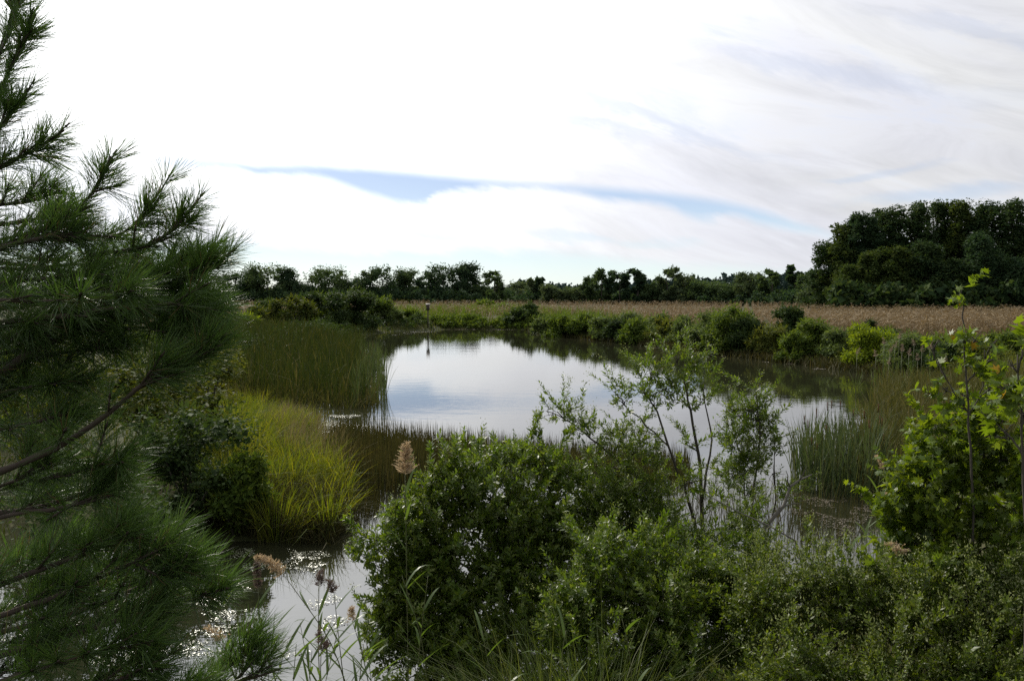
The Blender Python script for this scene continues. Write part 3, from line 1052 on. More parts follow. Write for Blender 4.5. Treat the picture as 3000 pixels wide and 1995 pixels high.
# cattails, the dense mass
P = region([(205, 392), (300, 404), (352, 408), (368, 404), (360, 380), (366, 362), (362, 345), (215, 342)], 8200, 0)
ch = 1 + .18 * np.sin(P[:, 0] * 2.3 + np.sin(P[:, 1] * .9) * 2) * np.sin(P[:, 1] * 1.1 + P[:, 0])
V, F = blades(P, R.uniform(1.1, 2.25, len(P)) * ch, .018 + P[:, 1] / 2600, .12, .14, 3)
Q = P[R.uniform(size=len(P)) < .10]
v2, f2 = blades(Q, R.uniform(.9, 2.1, len(Q)), .03 + Q[:, 1] / 2600, .3, .25, 3)
stuff("cattail_stand", [(V, F, 0), (v2, f2, 1)], [MAT["cattail"], MAT["brown_reed"]], "dense dark green stand of cattails jutting into the pond", "cattails")
P = region([(225, 398), (300, 405), (352, 409), (380, 405), (374, 385), (225, 380)], 3000, 0)
V, F = blades(P, R.uniform(.3, 1.0, len(P)), .03, .3, .3, 2)
stuff("cattail_shade_thatch", [(V, F, 0)], [MAT["brown_reed"]], "dead brown leaves at the foot of the dense cattail stand, added for its shadowed front", "dead leaves")  # brown thatch added to give the stand its shadowed dark front
P = region([(868, 500), (1010, 470), (1040, 420), (1000, 392), (885, 391), (866, 430), (848, 466)], 6500, 0)
V, F = blades(P, R.uniform(.9, 1.75, len(P)), .016 + P[:, 1] / 2600, .14, .32, 3)
stuff("browning_reed_bed", [(V, F, 0)], [MAT["brown_reed"]], "olive and brown reed bed at the near right corner of the pond", "reeds")


def cattail_mesh(k, h, spike):
    n = 6
    P = np.c_[R.normal(0, .05, (n, 2)), np.zeros(n) - .1]
    v, f = blades(P, h * R.uniform(.75, 1.0, n), R.uniform(.018, .03, n), .07, .10, 4)
    parts = [(v, f, 0)]
    if spike:
        parts.append((*tube([(0, 0, -.1), (.01, 0, h * .9)], .005, .004, 3), 0))
        parts.append((*tube([(.01, 0, h * .78), (.01, 0, h * .88)], .013, .012, 5), 1))
    return mesh("cattail", parts, [MAT["cattail_r"], MAT["spike"]])


cat_me = [cattail_mesh(k, 2.0, k == 0) for k in range(6)]


def place_cattails(P, hs, label, group):
    for p, h in zip(P, hs):
        k = R.integers(0, 6)
        o = link("cattail", cat_me[k], None, Vector(p))
        o.rotation_euler = (R.normal() * .05, R.normal() * .05, R.uniform(0, 6.28))
        o.scale = (1, 1, h / 2.0)
        tag(o, label[0] if k else label[1], "cattail", group)


P = region([(352, 408), (376, 404), (390, 398), (386, 385), (380, 358), (362, 362), (358, 384)], 95, 0)
place_cattails(P, R.uniform(1.4, 2.4, len(P)), ("slim leafy cattail at the thin tip of the big stand, outlined on bright water", "slim cattail with a brown spike at the thin tip of the big stand"), "cattails at the tip of the left stand")
P = region([(785, 486), (820, 496), (880, 500), (885, 470), (840, 462), (800, 468)], 150, 0)
place_cattails(P, R.uniform(1.45, 2.25, len(P)), ("upright green cattail without a spike in the shallow stand before the sweetgum", "green cattail carrying a brown spike in the shallow stand before the sweetgum"), "cattails in the right shallows")

# rushes in front of the open water
P = region([(322, 470), (372, 500), (430, 480), (500, 468), (620, 480), (690, 486), (690, 462), (620, 455), (480, 447), (400, 440), (345, 436)], 11000, 0)
V, F = blades(P, R.uniform(.4, 1.0, len(P)) * np.interp((P[:, 0] / P[:, 1]) * FPX + 512, [330, 400, 520], [1.15, 1.05, .85]), R.uniform(.012, .024, len(P)), .07, .06, 2)
stuff("rushes", [(V, F, 0)], [MAT["rush"]], "thin dark rushes standing in the shallows before the open water", "rushes")
P = region([(640, 500), (700, 520), (790, 545), (860, 552), (880, 515), (800, 500), (720, 490)], 420, 0)
V, F = blades(P, R.uniform(.4, 1.1, len(P)), R.uniform(.008, .016, len(P)), .14, .15, 3)
stuff("shallow_rushes", [(V, F, 0)], [MAT["rush"]], "scattered rushes in the shallows round the dead branch", "rushes")
P = region([(300, 545), (345, 532), (385, 510), (372, 490), (330, 505), (255, 545)], 900, 0)
V, F = blades(P, R.uniform(.3, .8, len(P)), R.uniform(.007, .012, len(P)), .2, .1, 2)
stuff("sparse_rushes", [(V, F, 0)], [MAT["rush"]], "sparse thin rushes rising from the water below the grass tussock", "rushes")

# yellow green tussocks on the point of land
P = region([(190, 470), (215, 525), (330, 528), (352, 505), (348, 470), (318, 440), (300, 410), (282, 398), (230, 398), (215, 430)], 15000, .3)
ct = P[R.integers(0, len(P), 260)]
near_c = np.argmin(((P[:, None, :2] - ct[None, :, :2]) ** 2).sum(-1), 1)
off = P - ct[near_c]
off[:, 2] = 0
P = ct[near_c] + off * .55
P[:, 2] = ground_z(P)
th_c = R.uniform(.7, 1.35, 260)[near_c]
hn = .55 + .35 * (np.sin(P[:, 0] * 2.1 + 1) * np.sin(P[:, 1] * 1.7) + 1) * .5
V, F = blades(P, hn * th_c * R.uniform(.6, 1.3, len(P)), R.uniform(.009, .02, len(P)), .28, .5, 3, off * 5 + np.array([.25, -.2, 0]))
Q = region([(285, 470), (350, 480), (345, 450), (300, 415), (285, 405), (270, 430)], 1800, .3)
v2, f2 = blades(Q, R.uniform(.8, 1.15, len(Q)), .008, .2, .2, 3)
Q = region([(190, 520), (330, 528), (345, 480), (282, 400), (215, 410)], 3500, .3)
v3, f3 = blades(Q, R.uniform(.4, .95, len(Q)), .014, .3, .45, 3)
stuff("marsh_grass", [(V, F, 0), (v2, f2, 1), (v3, f3, 2)], [MAT["grass_y"], MAT["grass_t"], MAT["grass_g"]], "sunlit yellow green marsh grass drooping over the point of land", "grass")
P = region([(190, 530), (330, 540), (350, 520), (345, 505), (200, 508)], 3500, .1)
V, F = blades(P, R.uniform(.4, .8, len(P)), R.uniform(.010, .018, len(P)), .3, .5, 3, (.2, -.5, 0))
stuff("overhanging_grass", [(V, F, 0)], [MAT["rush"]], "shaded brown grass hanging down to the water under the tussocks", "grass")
# near grass below the groundsel bush
P = np.c_[R.uniform(-.30, .75, 3400), R.uniform(4.9, 6.6, 3400)]
P = np.c_[P, ground_z(P)]
V, F = blades(P, R.uniform(.7, 1.65, len(P)), R.uniform(.003, .007, len(P)), .3, .7, 4)
stuff("near_grass", [(V, F, 0)], [MAT["grass_n"]], "fine arching grass in front of the groundsel bush", "grass")
q = np.c_[R.uniform(-1.0, 6, 9000), R.uniform(4.0, 11.5, 9000)]
q = q[pond_dist(q) > .1]
B0 = np.c_[q, ground_z(q)]
V, F = blades(B0, R.uniform(.25, .7, len(q)), .012, .3, .5, 3)
stuff("ground_cover", [(V, F, 0)], [MAT["grass_g"]], "low grass hidden under the near bushes", "grass")


# ------------------------------------------------------------------ floating leaves
def floats(patches, mat, name, label, dens, size, tilt=.17):
    out = []
    for (x, y, rx, ry) in patches:
        c = on(x, y, 0)
        d = c[1]
        a = rx * d / FPX
        b = abs(on(x, y - ry, 0)[1] - on(x, y + ry, 0)[1]) / 2
        n = int(min(4500, max(25, dens * a * b)))
        th, r = R.uniform(0, 6.283, n), np.sqrt(R.uniform(0, 1, n))
        lob = .75 + .25 * np.sin(th * 3 + x) + .15 * np.sin(th * 5 + y)
        q = np.c_[c[0] + np.cos(th) * r * a * lob, c[1] + np.sin(th) * r * b * lob]
        hole = np.sin(q[:, 0] * 5.1 + x) + np.sin(q[:, 1] * 3.7 + q[:, 0] * 2)
        q = q[(hole > -.9) & (pond_dist(q) < .1)]
        if len(q):
            out.append(np.c_[q, R.uniform(.006, .02, len(q)), np.full(len(q), max(size, d / FPX * 1.0))])
    P = np.concatenate(out)
    n = len(P)
    N = norm(np.c_[R.normal(0, tilt, (n, 2)), np.ones(n)])
    A = norm(np.cross(N, unit(n)))
    V, F = scatter(LEAF4, P[:, :3], A, N, P[:, 3] * R.uniform(.6, 1.4, n), P[:, 3] * R.uniform(.6, 1.2, n))
    V[:, 2] = np.maximum(V[:, 2], .003)
    stuff(name, [(V, F, 0)], [mat], label, "floating plants")


floats([(296, 556, 38, 9), (300, 566, 40, 6), (256, 566, 16, 7), (246, 553, 20, 6), (325, 529, 28, 4), (305, 538, 26, 4), (325, 603, 22, 10), (334, 622, 20, 9),
        (212, 602, 26, 6), (235, 587, 16, 6), (226, 615, 26, 8), (218, 632, 26, 9), (328, 560, 22, 4), (300, 655, 16, 6), (185, 650, 40, 12), (8, 607, 16, 8), (12, 640, 22, 12),
        (120, 655, 40, 12), (60, 620, 30, 10), (335, 425, 30, 5), (345, 416, 18, 2), (362, 429, 20, 4), (320, 432, 20, 3), (150, 600, 30, 8)],
       MAT["duck"], "duckweed", "glinting patches of small floating leaves on the near water", 2000, .024)
floats([(818, 499, 28, 9), (838, 516, 34, 12), (850, 530, 24, 8), (800, 512, 16, 5), (872, 512, 24, 9), (325, 440, 40, 5)],
       MAT["mat"], "floating_mat", "dull pinkish brown floating mat among the right hand cattails", 900, .032, .06)
pat = [(451, 328.7, 46, .7), (420, 331.5, 20, .6), (500, 329.3, 14, .6), (409, 333.0, 10, .5), (395, 334.5, 10, .3)]
for k in range(16):
    s0 = POND[17 + k % 9]
    s1 = POND[18 + k % 9]
    t = R.uniform()
    c = s0 + (s1 - s0) * t + np.array([-.9, -.3]) * R.uniform(.6, 1.8)
    v = np.array([c[0], c[1], 0]) - CAM
    u = np.array([0, math.sin(PITCH), math.cos(PITCH)])
    fw = np.array([0, math.cos(PITCH), -math.sin(PITCH)])
    pat.append((512 + FPX * v[0] / (v @ fw), 340 - FPX * (v @ u) / (v @ fw), R.uniform(4, 9), .35))
floats(pat, MAT["mat"], "floating_debris", "pale lines of scum and leaves drifting along the far shore", 30, .12, .05)


# ------------------------------------------------------------------ nest box
def box(lo, hi):
    x0, y0, z0 = lo
    x1, y1, z1 = hi
    v = np.array([(x, y, z) for z in (z0, z1) for y in (y0, y1) for x in (x0, x1)], float)
    f = np.array([(0, 2, 3), (0, 3, 1), (4, 5, 7), (4, 7, 6), (0, 1, 5), (0, 5, 4), (2, 6, 7), (2, 7, 3), (0, 4, 6), (0, 6, 2), (1, 3, 7), (1, 7, 5)])
    return v, f


p = on(428, 327, .3)
zb = gz(p[0], p[1])
tp = at(428, 303.5, p[1])[2] - zb
nb = thing("nest_box", (p[0], p[1], zb), "weathered duck nest box with pale slanted roof on a post by the far reeds", "nest box")
part("post", [(*box((-.07, -.07, -.3), (.07, .07, tp - .5)), 0)], [MAT["box"]], nb)
bx = part("box", [(*box((-.20, -.2, tp - .8), (.20, .2, tp - .06)), 0)], [MAT["box"]], nb)
part("entrance_hole", [(*tube([(0, -.203, tp - .3), (0, -.212, tp - .3)], .07, .07, 12), 0)], [MAT["spike"]], bx)
v, f = box((-.27, -.28, tp - .055), (.27, .26, tp))
v[:, 2] += (v[:, 1]) * .22
part("roof", [(v, f, 0)], [MAT["roofing"]], nb)


# ------------------------------------------------------------------ near leafy bushes
def grow_bush(name, base, clumps, mat, label, cat, leaf, aspect, tpl, n_sprig, per, sl, trunks, group=None, buds=0, n_piece=300, bark="bark", up=.5, bmat=None):
    """clumps: (x, y, radius px, metres ahead). Stems run from the base to every clump; sprigs of leaves fill the clumps."""
    base = np.asarray(base, float)
    t = thing(name, base, label, cat, group)
    C = np.array([at(q[0], q[1], q[3]) for q in clumps]) - base
    RR = np.array([q[2] * q[3] / FPX for q in clumps])
    C += R.normal(0, 1, C.shape) * RR[:, None] * np.array([.22, .5, .18])
    RR = RR * R.uniform(.75, 1.2, len(RR))
    wood = []
    nodes = [np.array([0, 0, -.1])]
    for tr, r0, r1 in trunks:                       # explicit stems given as pixel polylines
        pts = np.array([at(*q) for q in tr]) - base
        k = np.linspace(0, len(pts) - 1, len(pts) * 3)
        i = np.minimum(k.astype(int), len(pts) - 2)
        pts = pts[i] + (pts[i + 1] - pts[i]) * (k - i)[:, None] + R.normal(0, .008, (len(k), 3))
        wood.append((*tube(pts, r0, r1, 6), 0))
        nodes += list(pts[1:-1])
    nodes = np.array(nodes)
    for c, r in zip(C, RR):
        dv = np.linalg.norm(nodes - c, axis=1) + 1.2 * np.maximum(0, nodes[:, 2] - c[2] + .1)
        b = nodes[np.argmin(dv)] if trunks else nodes[0] + R.normal(0, .12, 3) * np.array([1, 1, 0])
        ln = np.linalg.norm(c - b)
        wood.append((*tube(curve(b, c, 6, (0, 0, .08 * ln), .02 * ln), .006 + .006 * ln, .004, 5), 0))
        for k in range(5):
            e = c + norm(R.normal(size=3) + np.array([0, 0, .4])) * r * .85
            s = b + (c - b) * R.uniform(.55, 1)
            wood.append((*tube(curve(s, e, 4, (0, 0, .05 * r), .02 * r), .005, .002, 4), 0))
    wts = RR ** 2 * np.array([q[4] if len(q) > 4 else 1.0 for q in clumps])
    wts = wts * R.uniform(.45, 1.5, len(wts))
    wts /= wts.sum()
    idx = R.choice(len(C), n_sprig, p=wts)
    D = unit(n_sprig)
    P0 = C[idx] + D * (RR[idx] * R.uniform(.1, 1, n_sprig) ** .55)[:, None]
    Dr = norm(D * .6 + np.array([0, 0, up]) + R.normal(size=D.shape) * .45)
    ln = sl * R.uniform(.6, 1.3, n_sprig)
    k = n_sprig // 7                                    # leading shoots: runs of sprigs that stand out of the outline
    j = np.arange(k)
    run = j // 4
    lead = R.integers(0, len(C), run.max() + 1)
    ld = norm(unit(len(lead)) * .8 + np.array([0, 0, .9]))
    lo = C[lead] + ld * (RR[lead] * R.uniform(.75, 1.0, len(lead)))[:, None]
    P0[:k] = lo[run] + ld[run] * ((j % 4) * sl * .55)[:, None]
    Dr[:k] = norm(ld[run] + R.normal(0, .12, (k, 3)))
    idx[:k] = lead[run]
    tt = (np.arange(per) + .5) / per
    az = np.arange(per) * 2.4
    e1 = norm(np.cross(Dr, np.array([.3, .1, 1])))
    e2 = np.cross(Dr, e1)
    ph = az[None] + R.uniform(0, 6.28, (n_sprig, 1))
    rd = np.cos(ph)[..., None] * e1[:, None] + np.sin(ph)[..., None] * e2[:, None]
    P = P0[:, None] + Dr[:, None] * (ln[:, None] * tt)[..., None]
    op = R.uniform(.6, 1.1, (n_sprig, per))[..., None]
    A = norm(Dr[:, None] * .75 + rd * op + R.normal(size=rd.shape) * .15)
    Nn = norm(Dr[:, None] - rd * .2 + np.array([0, 0, .35]) + R.normal(size=rd.shape) * .35)
    S = leaf * R.uniform(.7, 1.35, (n_sprig, 1)) * R.uniform(.55, 1.3, (n_sprig, per)) * (1.05 - .35 * tt)
    P, A, Nn, S = P.reshape(-1, 3), A.reshape(-1, 3), Nn.reshape(-1, 3), S.ravel()
    tw = scatter((LEAF2[0] * np.array([1, 1, 3.0]), LEAF2[1]), P0, Dr, unit(n_sprig), ln, .0055)
    # the leaves that show largest become pieces of their own
    Wp = P + base
    toward = np.linalg.norm(Wp - CAM, axis=1)
    ok = np.ones(len(P), bool)
    if n_piece:
        top = np.argsort(toward - 1.1 * P[:, 2] + R.uniform(0, .6, len(P)))[:n_piece]
        ok[top] = False
        tint = bmat if bmat is not None else mat
        me = mesh("leaf", [(tpl[0], tpl[1], 0)], [mat])
        me2 = mesh("leaf", [(tpl[0], tpl[1], 0)], [tint])
        Bx, Ay, Nz = frames(A[top], Nn[top])
        for k, i in enumerate(top):
            o = link("leaf", me2 if (k % 37 == 5) else me, t)
            w = S[i] * aspect
            mtx = Matrix(((Bx[k][0] * w, Ay[k][0] * S[i], Nz[k][0] * w, P[i][0]), (Bx[k][1] * w, Ay[k][1] * S[i], Nz[k][1] * w, P[i][1]),
                          (Bx[k][2] * w, Ay[k][2] * S[i], Nz[k][2] * w, P[i][2]), (0, 0, 0, 1)))
            o.matrix_local = mtx
    if ok.any():
        V, F = scatter(tpl, P[ok], A[ok], Nn[ok], S[ok], S[ok] * aspect)
        part("foliage", [(V, F, 0)], [mat], t, True)
    part("stems", wood + [(*tw, 0)], [MAT[bark]], t, False, True)
    if buds:
        hi = np.argsort(-(P0[:, 2] / (C[idx][:, 2] + RR[idx])) + R.uniform(0, .25, n_sprig))[:buds]
        q = np.repeat(P0[hi] + Dr[hi] * ln[hi, None], 9, 0) + R.normal(0, .028, (buds * 9, 3))
        v, f = scatter(LEAF2, q, norm(np.repeat(Dr[hi], 9, 0) + R.normal(size=q.shape) * .5), unit(len(q)), .022, .010)
        part("flower_buds", [(v, f, 0)], [MAT["bud"]], t, True)
    return t


def gbase(x, d):
    X = (x - 512) / FPX * d
    return np.array([X, d, gz(X, d)])


# the wide bush over the water
cA = [(526, 446, 18, 9.0), (506, 458, 20, 8.8), (545, 464, 22, 8.9), (480, 476, 22, 8.6), (455, 490, 22, 8.4), (430, 503, 20, 8.2), (500, 488, 26, 8.5), (535, 498, 28, 8.6),
      (570, 488, 22, 8.8), (408, 520, 20, 8.0), (440, 524, 26, 8.1), (480, 520, 28, 8.2), (522, 528, 30, 8.3), (560, 526, 32, 8.5), (384, 545, 16, 7.9), (415, 553, 24, 7.9),
      (452, 560, 26, 7.9), (366, 556, 12, 7.8), (496, 562, 28, 8.0), (540, 564, 32, 8.1), (390, 590, 20, 7.8), (425, 600, 24, 7.7), (374, 627, 13, 7.6), (410, 640, 24, 7.6),
      (455, 606, 22, 7.7, .7), (580, 560, 32, 8.2), (560, 600, 34, 7.9), (397, 676, 24, 7.5), (440, 668, 26, 7.5), (374, 658, 10, 7.5), (515, 606, 26, 7.9, .8), (480, 650, 26, 7.6, .8),
      (520, 655, 28, 7.4), (545, 636, 28, 7.5), (445, 640, 22, 7.6, 1.2), (405, 575, 22, 7.8, 1.3), (440, 585, 24, 7.8, 1.3), (470, 605, 24, 7.7, 1.2), (400, 615, 22, 7.6, 1.3), (430, 635, 24, 7.6, 1.3), (462, 650, 24, 7.5, 1.2), (500, 630, 24, 7.6, 1.1), (490, 690, 28, 7.3), (550, 690, 30, 7.2), (480, 590, 20, 7.9, .6)]
bA = gbase(520, 8.3)
bA[2] = max(bA[2], -.05)
grow_bush("groundsel_bush", bA, cA, MAT["ground_leaf"], "wide grey green groundsel bush spreading over the water beside the tan reed plume", "bush", .068, .46, LEAFK, 5900, 14, .15,
          [([(520, 690, 8.3), (510, 610, 8.2), (470, 565, 8.0), (425, 545, 7.9)], .022, .008), ([(525, 690, 8.3), (530, 600, 8.3), (525, 520, 8.5), (524, 450, 9.0)], .024, .008),
           ([(515, 690, 8.3), (490, 600, 8.1), (455, 540, 8.1), (420, 530, 8.0)], .018, .006), ([(518, 690, 8.2), (470, 625, 7.8), (410, 612, 7.7)], .018, .006)], None, 700)

# tall bush standing out against the pond
cB = [(658, 372, 11, 9.4, .5), (676, 364, 10, 9.5, .5), (693, 366, 11, 9.5, .5), (640, 386, 13, 9.3, .5), (704, 382, 11, 9.6, .45), (672, 386, 15, 9.4, .5), (623, 402, 10, 9.2, .5), (616, 393, 8, 9.2, .5),
      (702, 402, 10, 9.6, .4), (652, 404, 12, 9.3, .45), (684, 404, 12, 9.5, .4), (546, 410, 9, 9.6, .9), (561, 413, 12, 9.6, .8), (578, 424, 14, 9.5, .7), (594, 440, 10, 9.4, .6),
      (617, 446, 14, 9.3), (640, 458, 20, 9.2), (612, 468, 24, 9.2), (650, 520, 26, 8.9), (690, 530, 20, 9.0, .8), (640, 490, 24, 9.1), (680, 555, 22, 8.7), (715, 545, 18, 8.9, .8), (750, 545, 20, 8.8, .8), (770, 560, 18, 8.6), (655, 488, 20, 9.1, .8), (692, 446, 10, 9.5, .5), (693, 478, 12, 9.4, .6), (625, 504, 30, 8.9), (664, 522, 22, 9.0, .8), (595, 506, 26, 9.0),
      (716, 500, 14, 9.4, .6), (600, 540, 32, 8.7), (645, 552, 30, 8.7), (735, 524, 16, 9.2, .7), (640, 430, 9, 9.3, .5), (716, 470, 9, 9.5, .5)]
bB = gbase(705, 9.6)
grow_bush("groundsel_bush", bB, cB, MAT["ground_leaf"], "tall open groundsel bush with bare lower stems, top leaves outlined on the pond", "bush", .062, .36, LEAFK, 3200, 12, .14,
          [([(706, 660, 9.6), (703, 545, 9.6), (701, 470, 9.6), (692, 415, 9.5), (684, 380, 9.5)], .034, .009),
           ([(703, 560, 9.6), (686, 490, 9.5), (668, 445, 9.4), (655, 405, 9.4), (640, 388, 9.3)], .022, .007),
           ([(704, 575, 9.6), (690, 545, 9.4), (655, 495, 9.2), (620, 462, 9.3), (585, 432, 9.5), (556, 412, 9.6)], .022, .006),
           ([(702, 500, 9.6), (712, 440, 9.6), (703, 390, 9.6)], .016, .006), ([(668, 445, 9.4), (640, 418, 9.2), (620, 400, 9.2)], .010, .005)], None, 560)

cC = [(757, 392, 8, 10.2, .7), (763, 406, 10, 10.2, .7), (750, 410, 9, 10.2, .7), (736, 418, 11, 10.1, .8), (773, 424, 11, 10.2, .7), (757, 428, 14, 10.2, .8), (737, 442, 14, 10.1, .8), (766, 450, 15, 10.2, .8),
      (746, 466, 15, 10.1, .8), (774, 474, 12, 10.2, .6), (727, 408, 7, 10.1, .8), (780, 446, 9, 10.2, .6), (755, 494, 14, 10.0, .6), (786, 492, 9, 10.1, .5), (732, 470, 9, 10.1, .6)]
bC = gbase(772, 10.2)
grow_bush("groundsel_bush", bC, cC, MAT["ground_leaf"], "slimmer groundsel bush between the tall open one and the cattails", "bush", .062, .36, LEAFK, 680, 12, .15,
          [([(775, 640, 10.2), (765, 555, 10.2), (752, 505, 10.1), (760, 440, 10.2), (757, 400, 10.2)], .024, .007), ([(760, 540, 10.2), (745, 495, 10.1), (742, 440, 10.1)], .014, .005),
           ([(764, 550, 10.2), (775, 500, 10.2), (774, 440, 10.2)], .014, .005)], None, 320)

# low mass in front of the tall bush
cD = [(600, 555, 26, 7.4), (640, 560, 26, 7.4), (680, 575, 24, 7.4), (720, 575, 20, 7.5), (590, 600, 30, 7.1), (600, 580, 34, 7.2), (640, 590, 36, 7.3), (575, 625, 32, 6.9), (620, 630, 38, 6.9), (665, 610, 36, 7.1), (700, 600, 36, 7.3), (600, 670, 36, 6.6), (650, 665, 40, 6.7),
      (700, 650, 38, 6.8), (735, 590, 30, 7.4), (560, 665, 26, 6.6), (745, 640, 34, 6.9), (690, 690, 36, 6.5), (620, 700, 36, 6.4), (740, 690, 36, 6.6)]
grow_bush("groundsel_bush", gbase(660, 6.9), cD, MAT["ground_leaf"], "low dark leafy groundsel bush under the tall open one", "bush", .056, .44, LEAF2, 4200, 13, .14, [], None, 260)

cE = [(770, 572, 18, 7.0), (805, 562, 16, 7.0, .7), (775, 590, 24, 6.6), (812, 582, 24, 6.6), (850, 590, 30, 6.4), (800, 620, 34, 6.2), (845, 635, 38, 6.0), (890, 620, 36, 6.2), (780, 660, 36, 5.9), (830, 680, 40, 5.7),
      (885, 670, 40, 5.8), (760, 625, 26, 6.4), (870, 700, 40, 5.6), (760, 700, 30, 5.8)]
grow_bush("marsh_elder_bush", gbase(825, 6.1), cE, MAT["elder"], "bushy small leaved marsh elder below the drooping tan plume", "bush", .044, .44, LEAF2, 3000, 12, .12, [], None, 700)
cF = [(930, 600, 28, 6.0), (965, 605, 32, 5.9), (1005, 585, 32, 5.9), (935, 645, 36, 5.7), (980, 650, 38, 5.6), (1020, 630, 36, 5.6), (950, 690, 38, 5.4), (1005, 690, 40, 5.3), (1050, 640, 36, 5.5)]
grow_bush("marsh_elder_bush", gbase(985, 5.7), cF, MAT["elder"], "small leaved marsh elder filling the corner under the sweetgum", "bush", .046, .44, LEAF2, 2000, 12, .13, [], None, 420)

# sweetgums
cS = [(962, 296, 8, 6.2, 3.0), (932, 345, 10, 6.2), (946, 338, 8, 6.2), (968, 340, 9, 6.2), (982, 338, 9, 6.2), (994, 344, 8, 6.2), (940, 365, 8, 6.2), (965, 362, 9, 6.2), (985, 360, 7, 6.2),
      (946, 388, 9, 6.2), (962, 392, 7, 6.2), (985, 385, 9, 6.2), (974, 374, 7, 6.2), (952, 404, 8, 6.2)]
bS = gbase(974, 6.2)
grow_bush("sweetgum_sapling", bS, cS, MAT["gum"], "thin sweetgum sapling rising past the corn, a few leaves turning orange", "sapling", .072, 1.0, STAR, 96, 3, .08,
          [([(976, 700, 6.2), (974, 560, 6.2), (970, 450, 6.2), (966, 380, 6.2), (963, 330, 6.2), (961, 296, 6.2)], .012, .004),
           ([(971, 415, 6.2), (955, 395, 6.18), (940, 368, 6.16), (930, 343, 6.16)], .006, .003), ([(972, 412, 6.2), (983, 385, 6.25), (985, 350, 6.25)], .006, .003)],
          None, 0, 120, "bark", .2, MAT["gum_turn"])
cT = [(888, 540, 14, 6.7), (878, 575, 14, 6.6), (900, 590, 18, 6.5), (915, 520, 20, 6.6), (890, 500, 9, 6.8), (938, 470, 18, 6.6), (984, 436, 20, 6.4), (1010, 420, 16, 6.3), (990, 414, 8, 6.4), (955, 455, 26, 6.5), (1000, 465, 34, 6.3), (925, 492, 28, 6.6), (968, 500, 34, 6.4), (1014, 512, 30, 6.2), (930, 540, 30, 6.5),
      (985, 548, 34, 6.3), (905, 512, 16, 6.7), (905, 560, 18, 6.6), (950, 575, 26, 6.3), (1035, 460, 30, 6.2), (1040, 540, 34, 6.2), (930, 425, 10, 6.7), (908, 462, 9, 6.8)]
grow_bush("sweetgum_tree", gbase(985, 6.4), cT, MAT["gum"], "bushy young sweetgum with glossy star shaped leaves by the reed bed", "tree", .070, 1.0, STAR, 1700, 6, .12,
          [([(985, 700, 6.4), (982, 600, 6.4), (978, 520, 6.4), (985, 440, 6.4)], .020, .006), ([(982, 590, 6.4), (945, 520, 6.5), (912, 500, 6.6)], .012, .004)],
          None, 0, 300, "bark", .15, MAT["gum_turn"])
cU = [(1012, 365, 9, 4.9), (1020, 352, 7, 4.9), (1006, 388, 12, 4.9), (1022, 395, 16, 4.9), (1012, 425, 16, 4.9), (1030, 370, 12, 4.9), (1035, 420, 18, 4.9)]
grow_bush("sweetgum_sapling", gbase(1026, 4.9), cU, MAT["gum"], "sweetgum sapling cut by the picture edge, pointed leafy top", "sapling", .075, 1.0, STAR, 46, 4, .10,
          [([(1028, 700, 4.9), (1026, 520, 4.9), (1022, 420, 4.9), (1018, 355, 4.9)], .011, .004)], None, 0, 170, "bark", .2, MAT["gum_turn"])

# shaded bushes behind the pine
for (x, top, by, w, d, mk, lab, cat_n) in [
        (150, 355, 470, 130, 19.0, "shrub_o", "yellow and brown leaved bayberry bush seen through the pine boughs", "bush"),
        (35, 330, 480, 120, 17.0, "shrub_o", "bayberry bush with orange tinged leaves behind the thick pine limb", "bush"),
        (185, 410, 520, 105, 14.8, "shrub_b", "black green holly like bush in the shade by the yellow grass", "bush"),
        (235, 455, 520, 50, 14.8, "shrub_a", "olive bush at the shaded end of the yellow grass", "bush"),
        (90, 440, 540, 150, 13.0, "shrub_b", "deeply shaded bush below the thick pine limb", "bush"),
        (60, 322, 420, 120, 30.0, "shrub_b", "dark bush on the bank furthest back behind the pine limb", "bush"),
        (140, 326, 400, 110, 34.0, "shrub_a", "green bush between the two brown leaved bayberry bushes and the cattails", "bush"),
        (205, 335, 400, 70, 30.0, "shrub_g", "olive gold bush at the inner end of the cattail stand", "bush"),
        (10, 350, 470, 90, 21.0, "shrub_y", "yellow green bush at the very edge behind the pine", "bush")]:
    X = (x - 512) / FPX * d
    z = max(gz(X, d), -.1)
    H = at(x, top, d)[2] - z
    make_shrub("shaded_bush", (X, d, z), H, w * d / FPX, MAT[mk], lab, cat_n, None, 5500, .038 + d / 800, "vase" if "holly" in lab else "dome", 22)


# ------------------------------------------------------------------ common reeds with plumes
def plume_mesh(L, fat, droop, mat, n=210):
    t = R.uniform(0, 1, n) ** .9
    P = np.c_[droop * L * t ** 1.8, R.normal(0, .004, n), L * (t - .35 * abs(droop) * t ** 2)]
    th = R.uniform(0, 6.28, n)
    A = norm(np.c_[np.cos(th) * .75 + droop * .7, np.sin(th) * .75, .75 - R.uniform(0, .5, n) - abs(droop) * .5])
    ln = fat * L * (1 - .72 * t) * R.uniform(.6, 1.2, n)
    parts = [(*scatter(LEAF2, P, A, unit(n), ln, ln * .16 + .003), 0)]
    for k in range(3):
        q = P + A * (ln * R.uniform(.3, .95, n))[:, None]
        parts.append((*scatter(LEAF2, q, norm(A + R.normal(size=A.shape) * .6), unit(n), .024, .006), 0))
    return parts


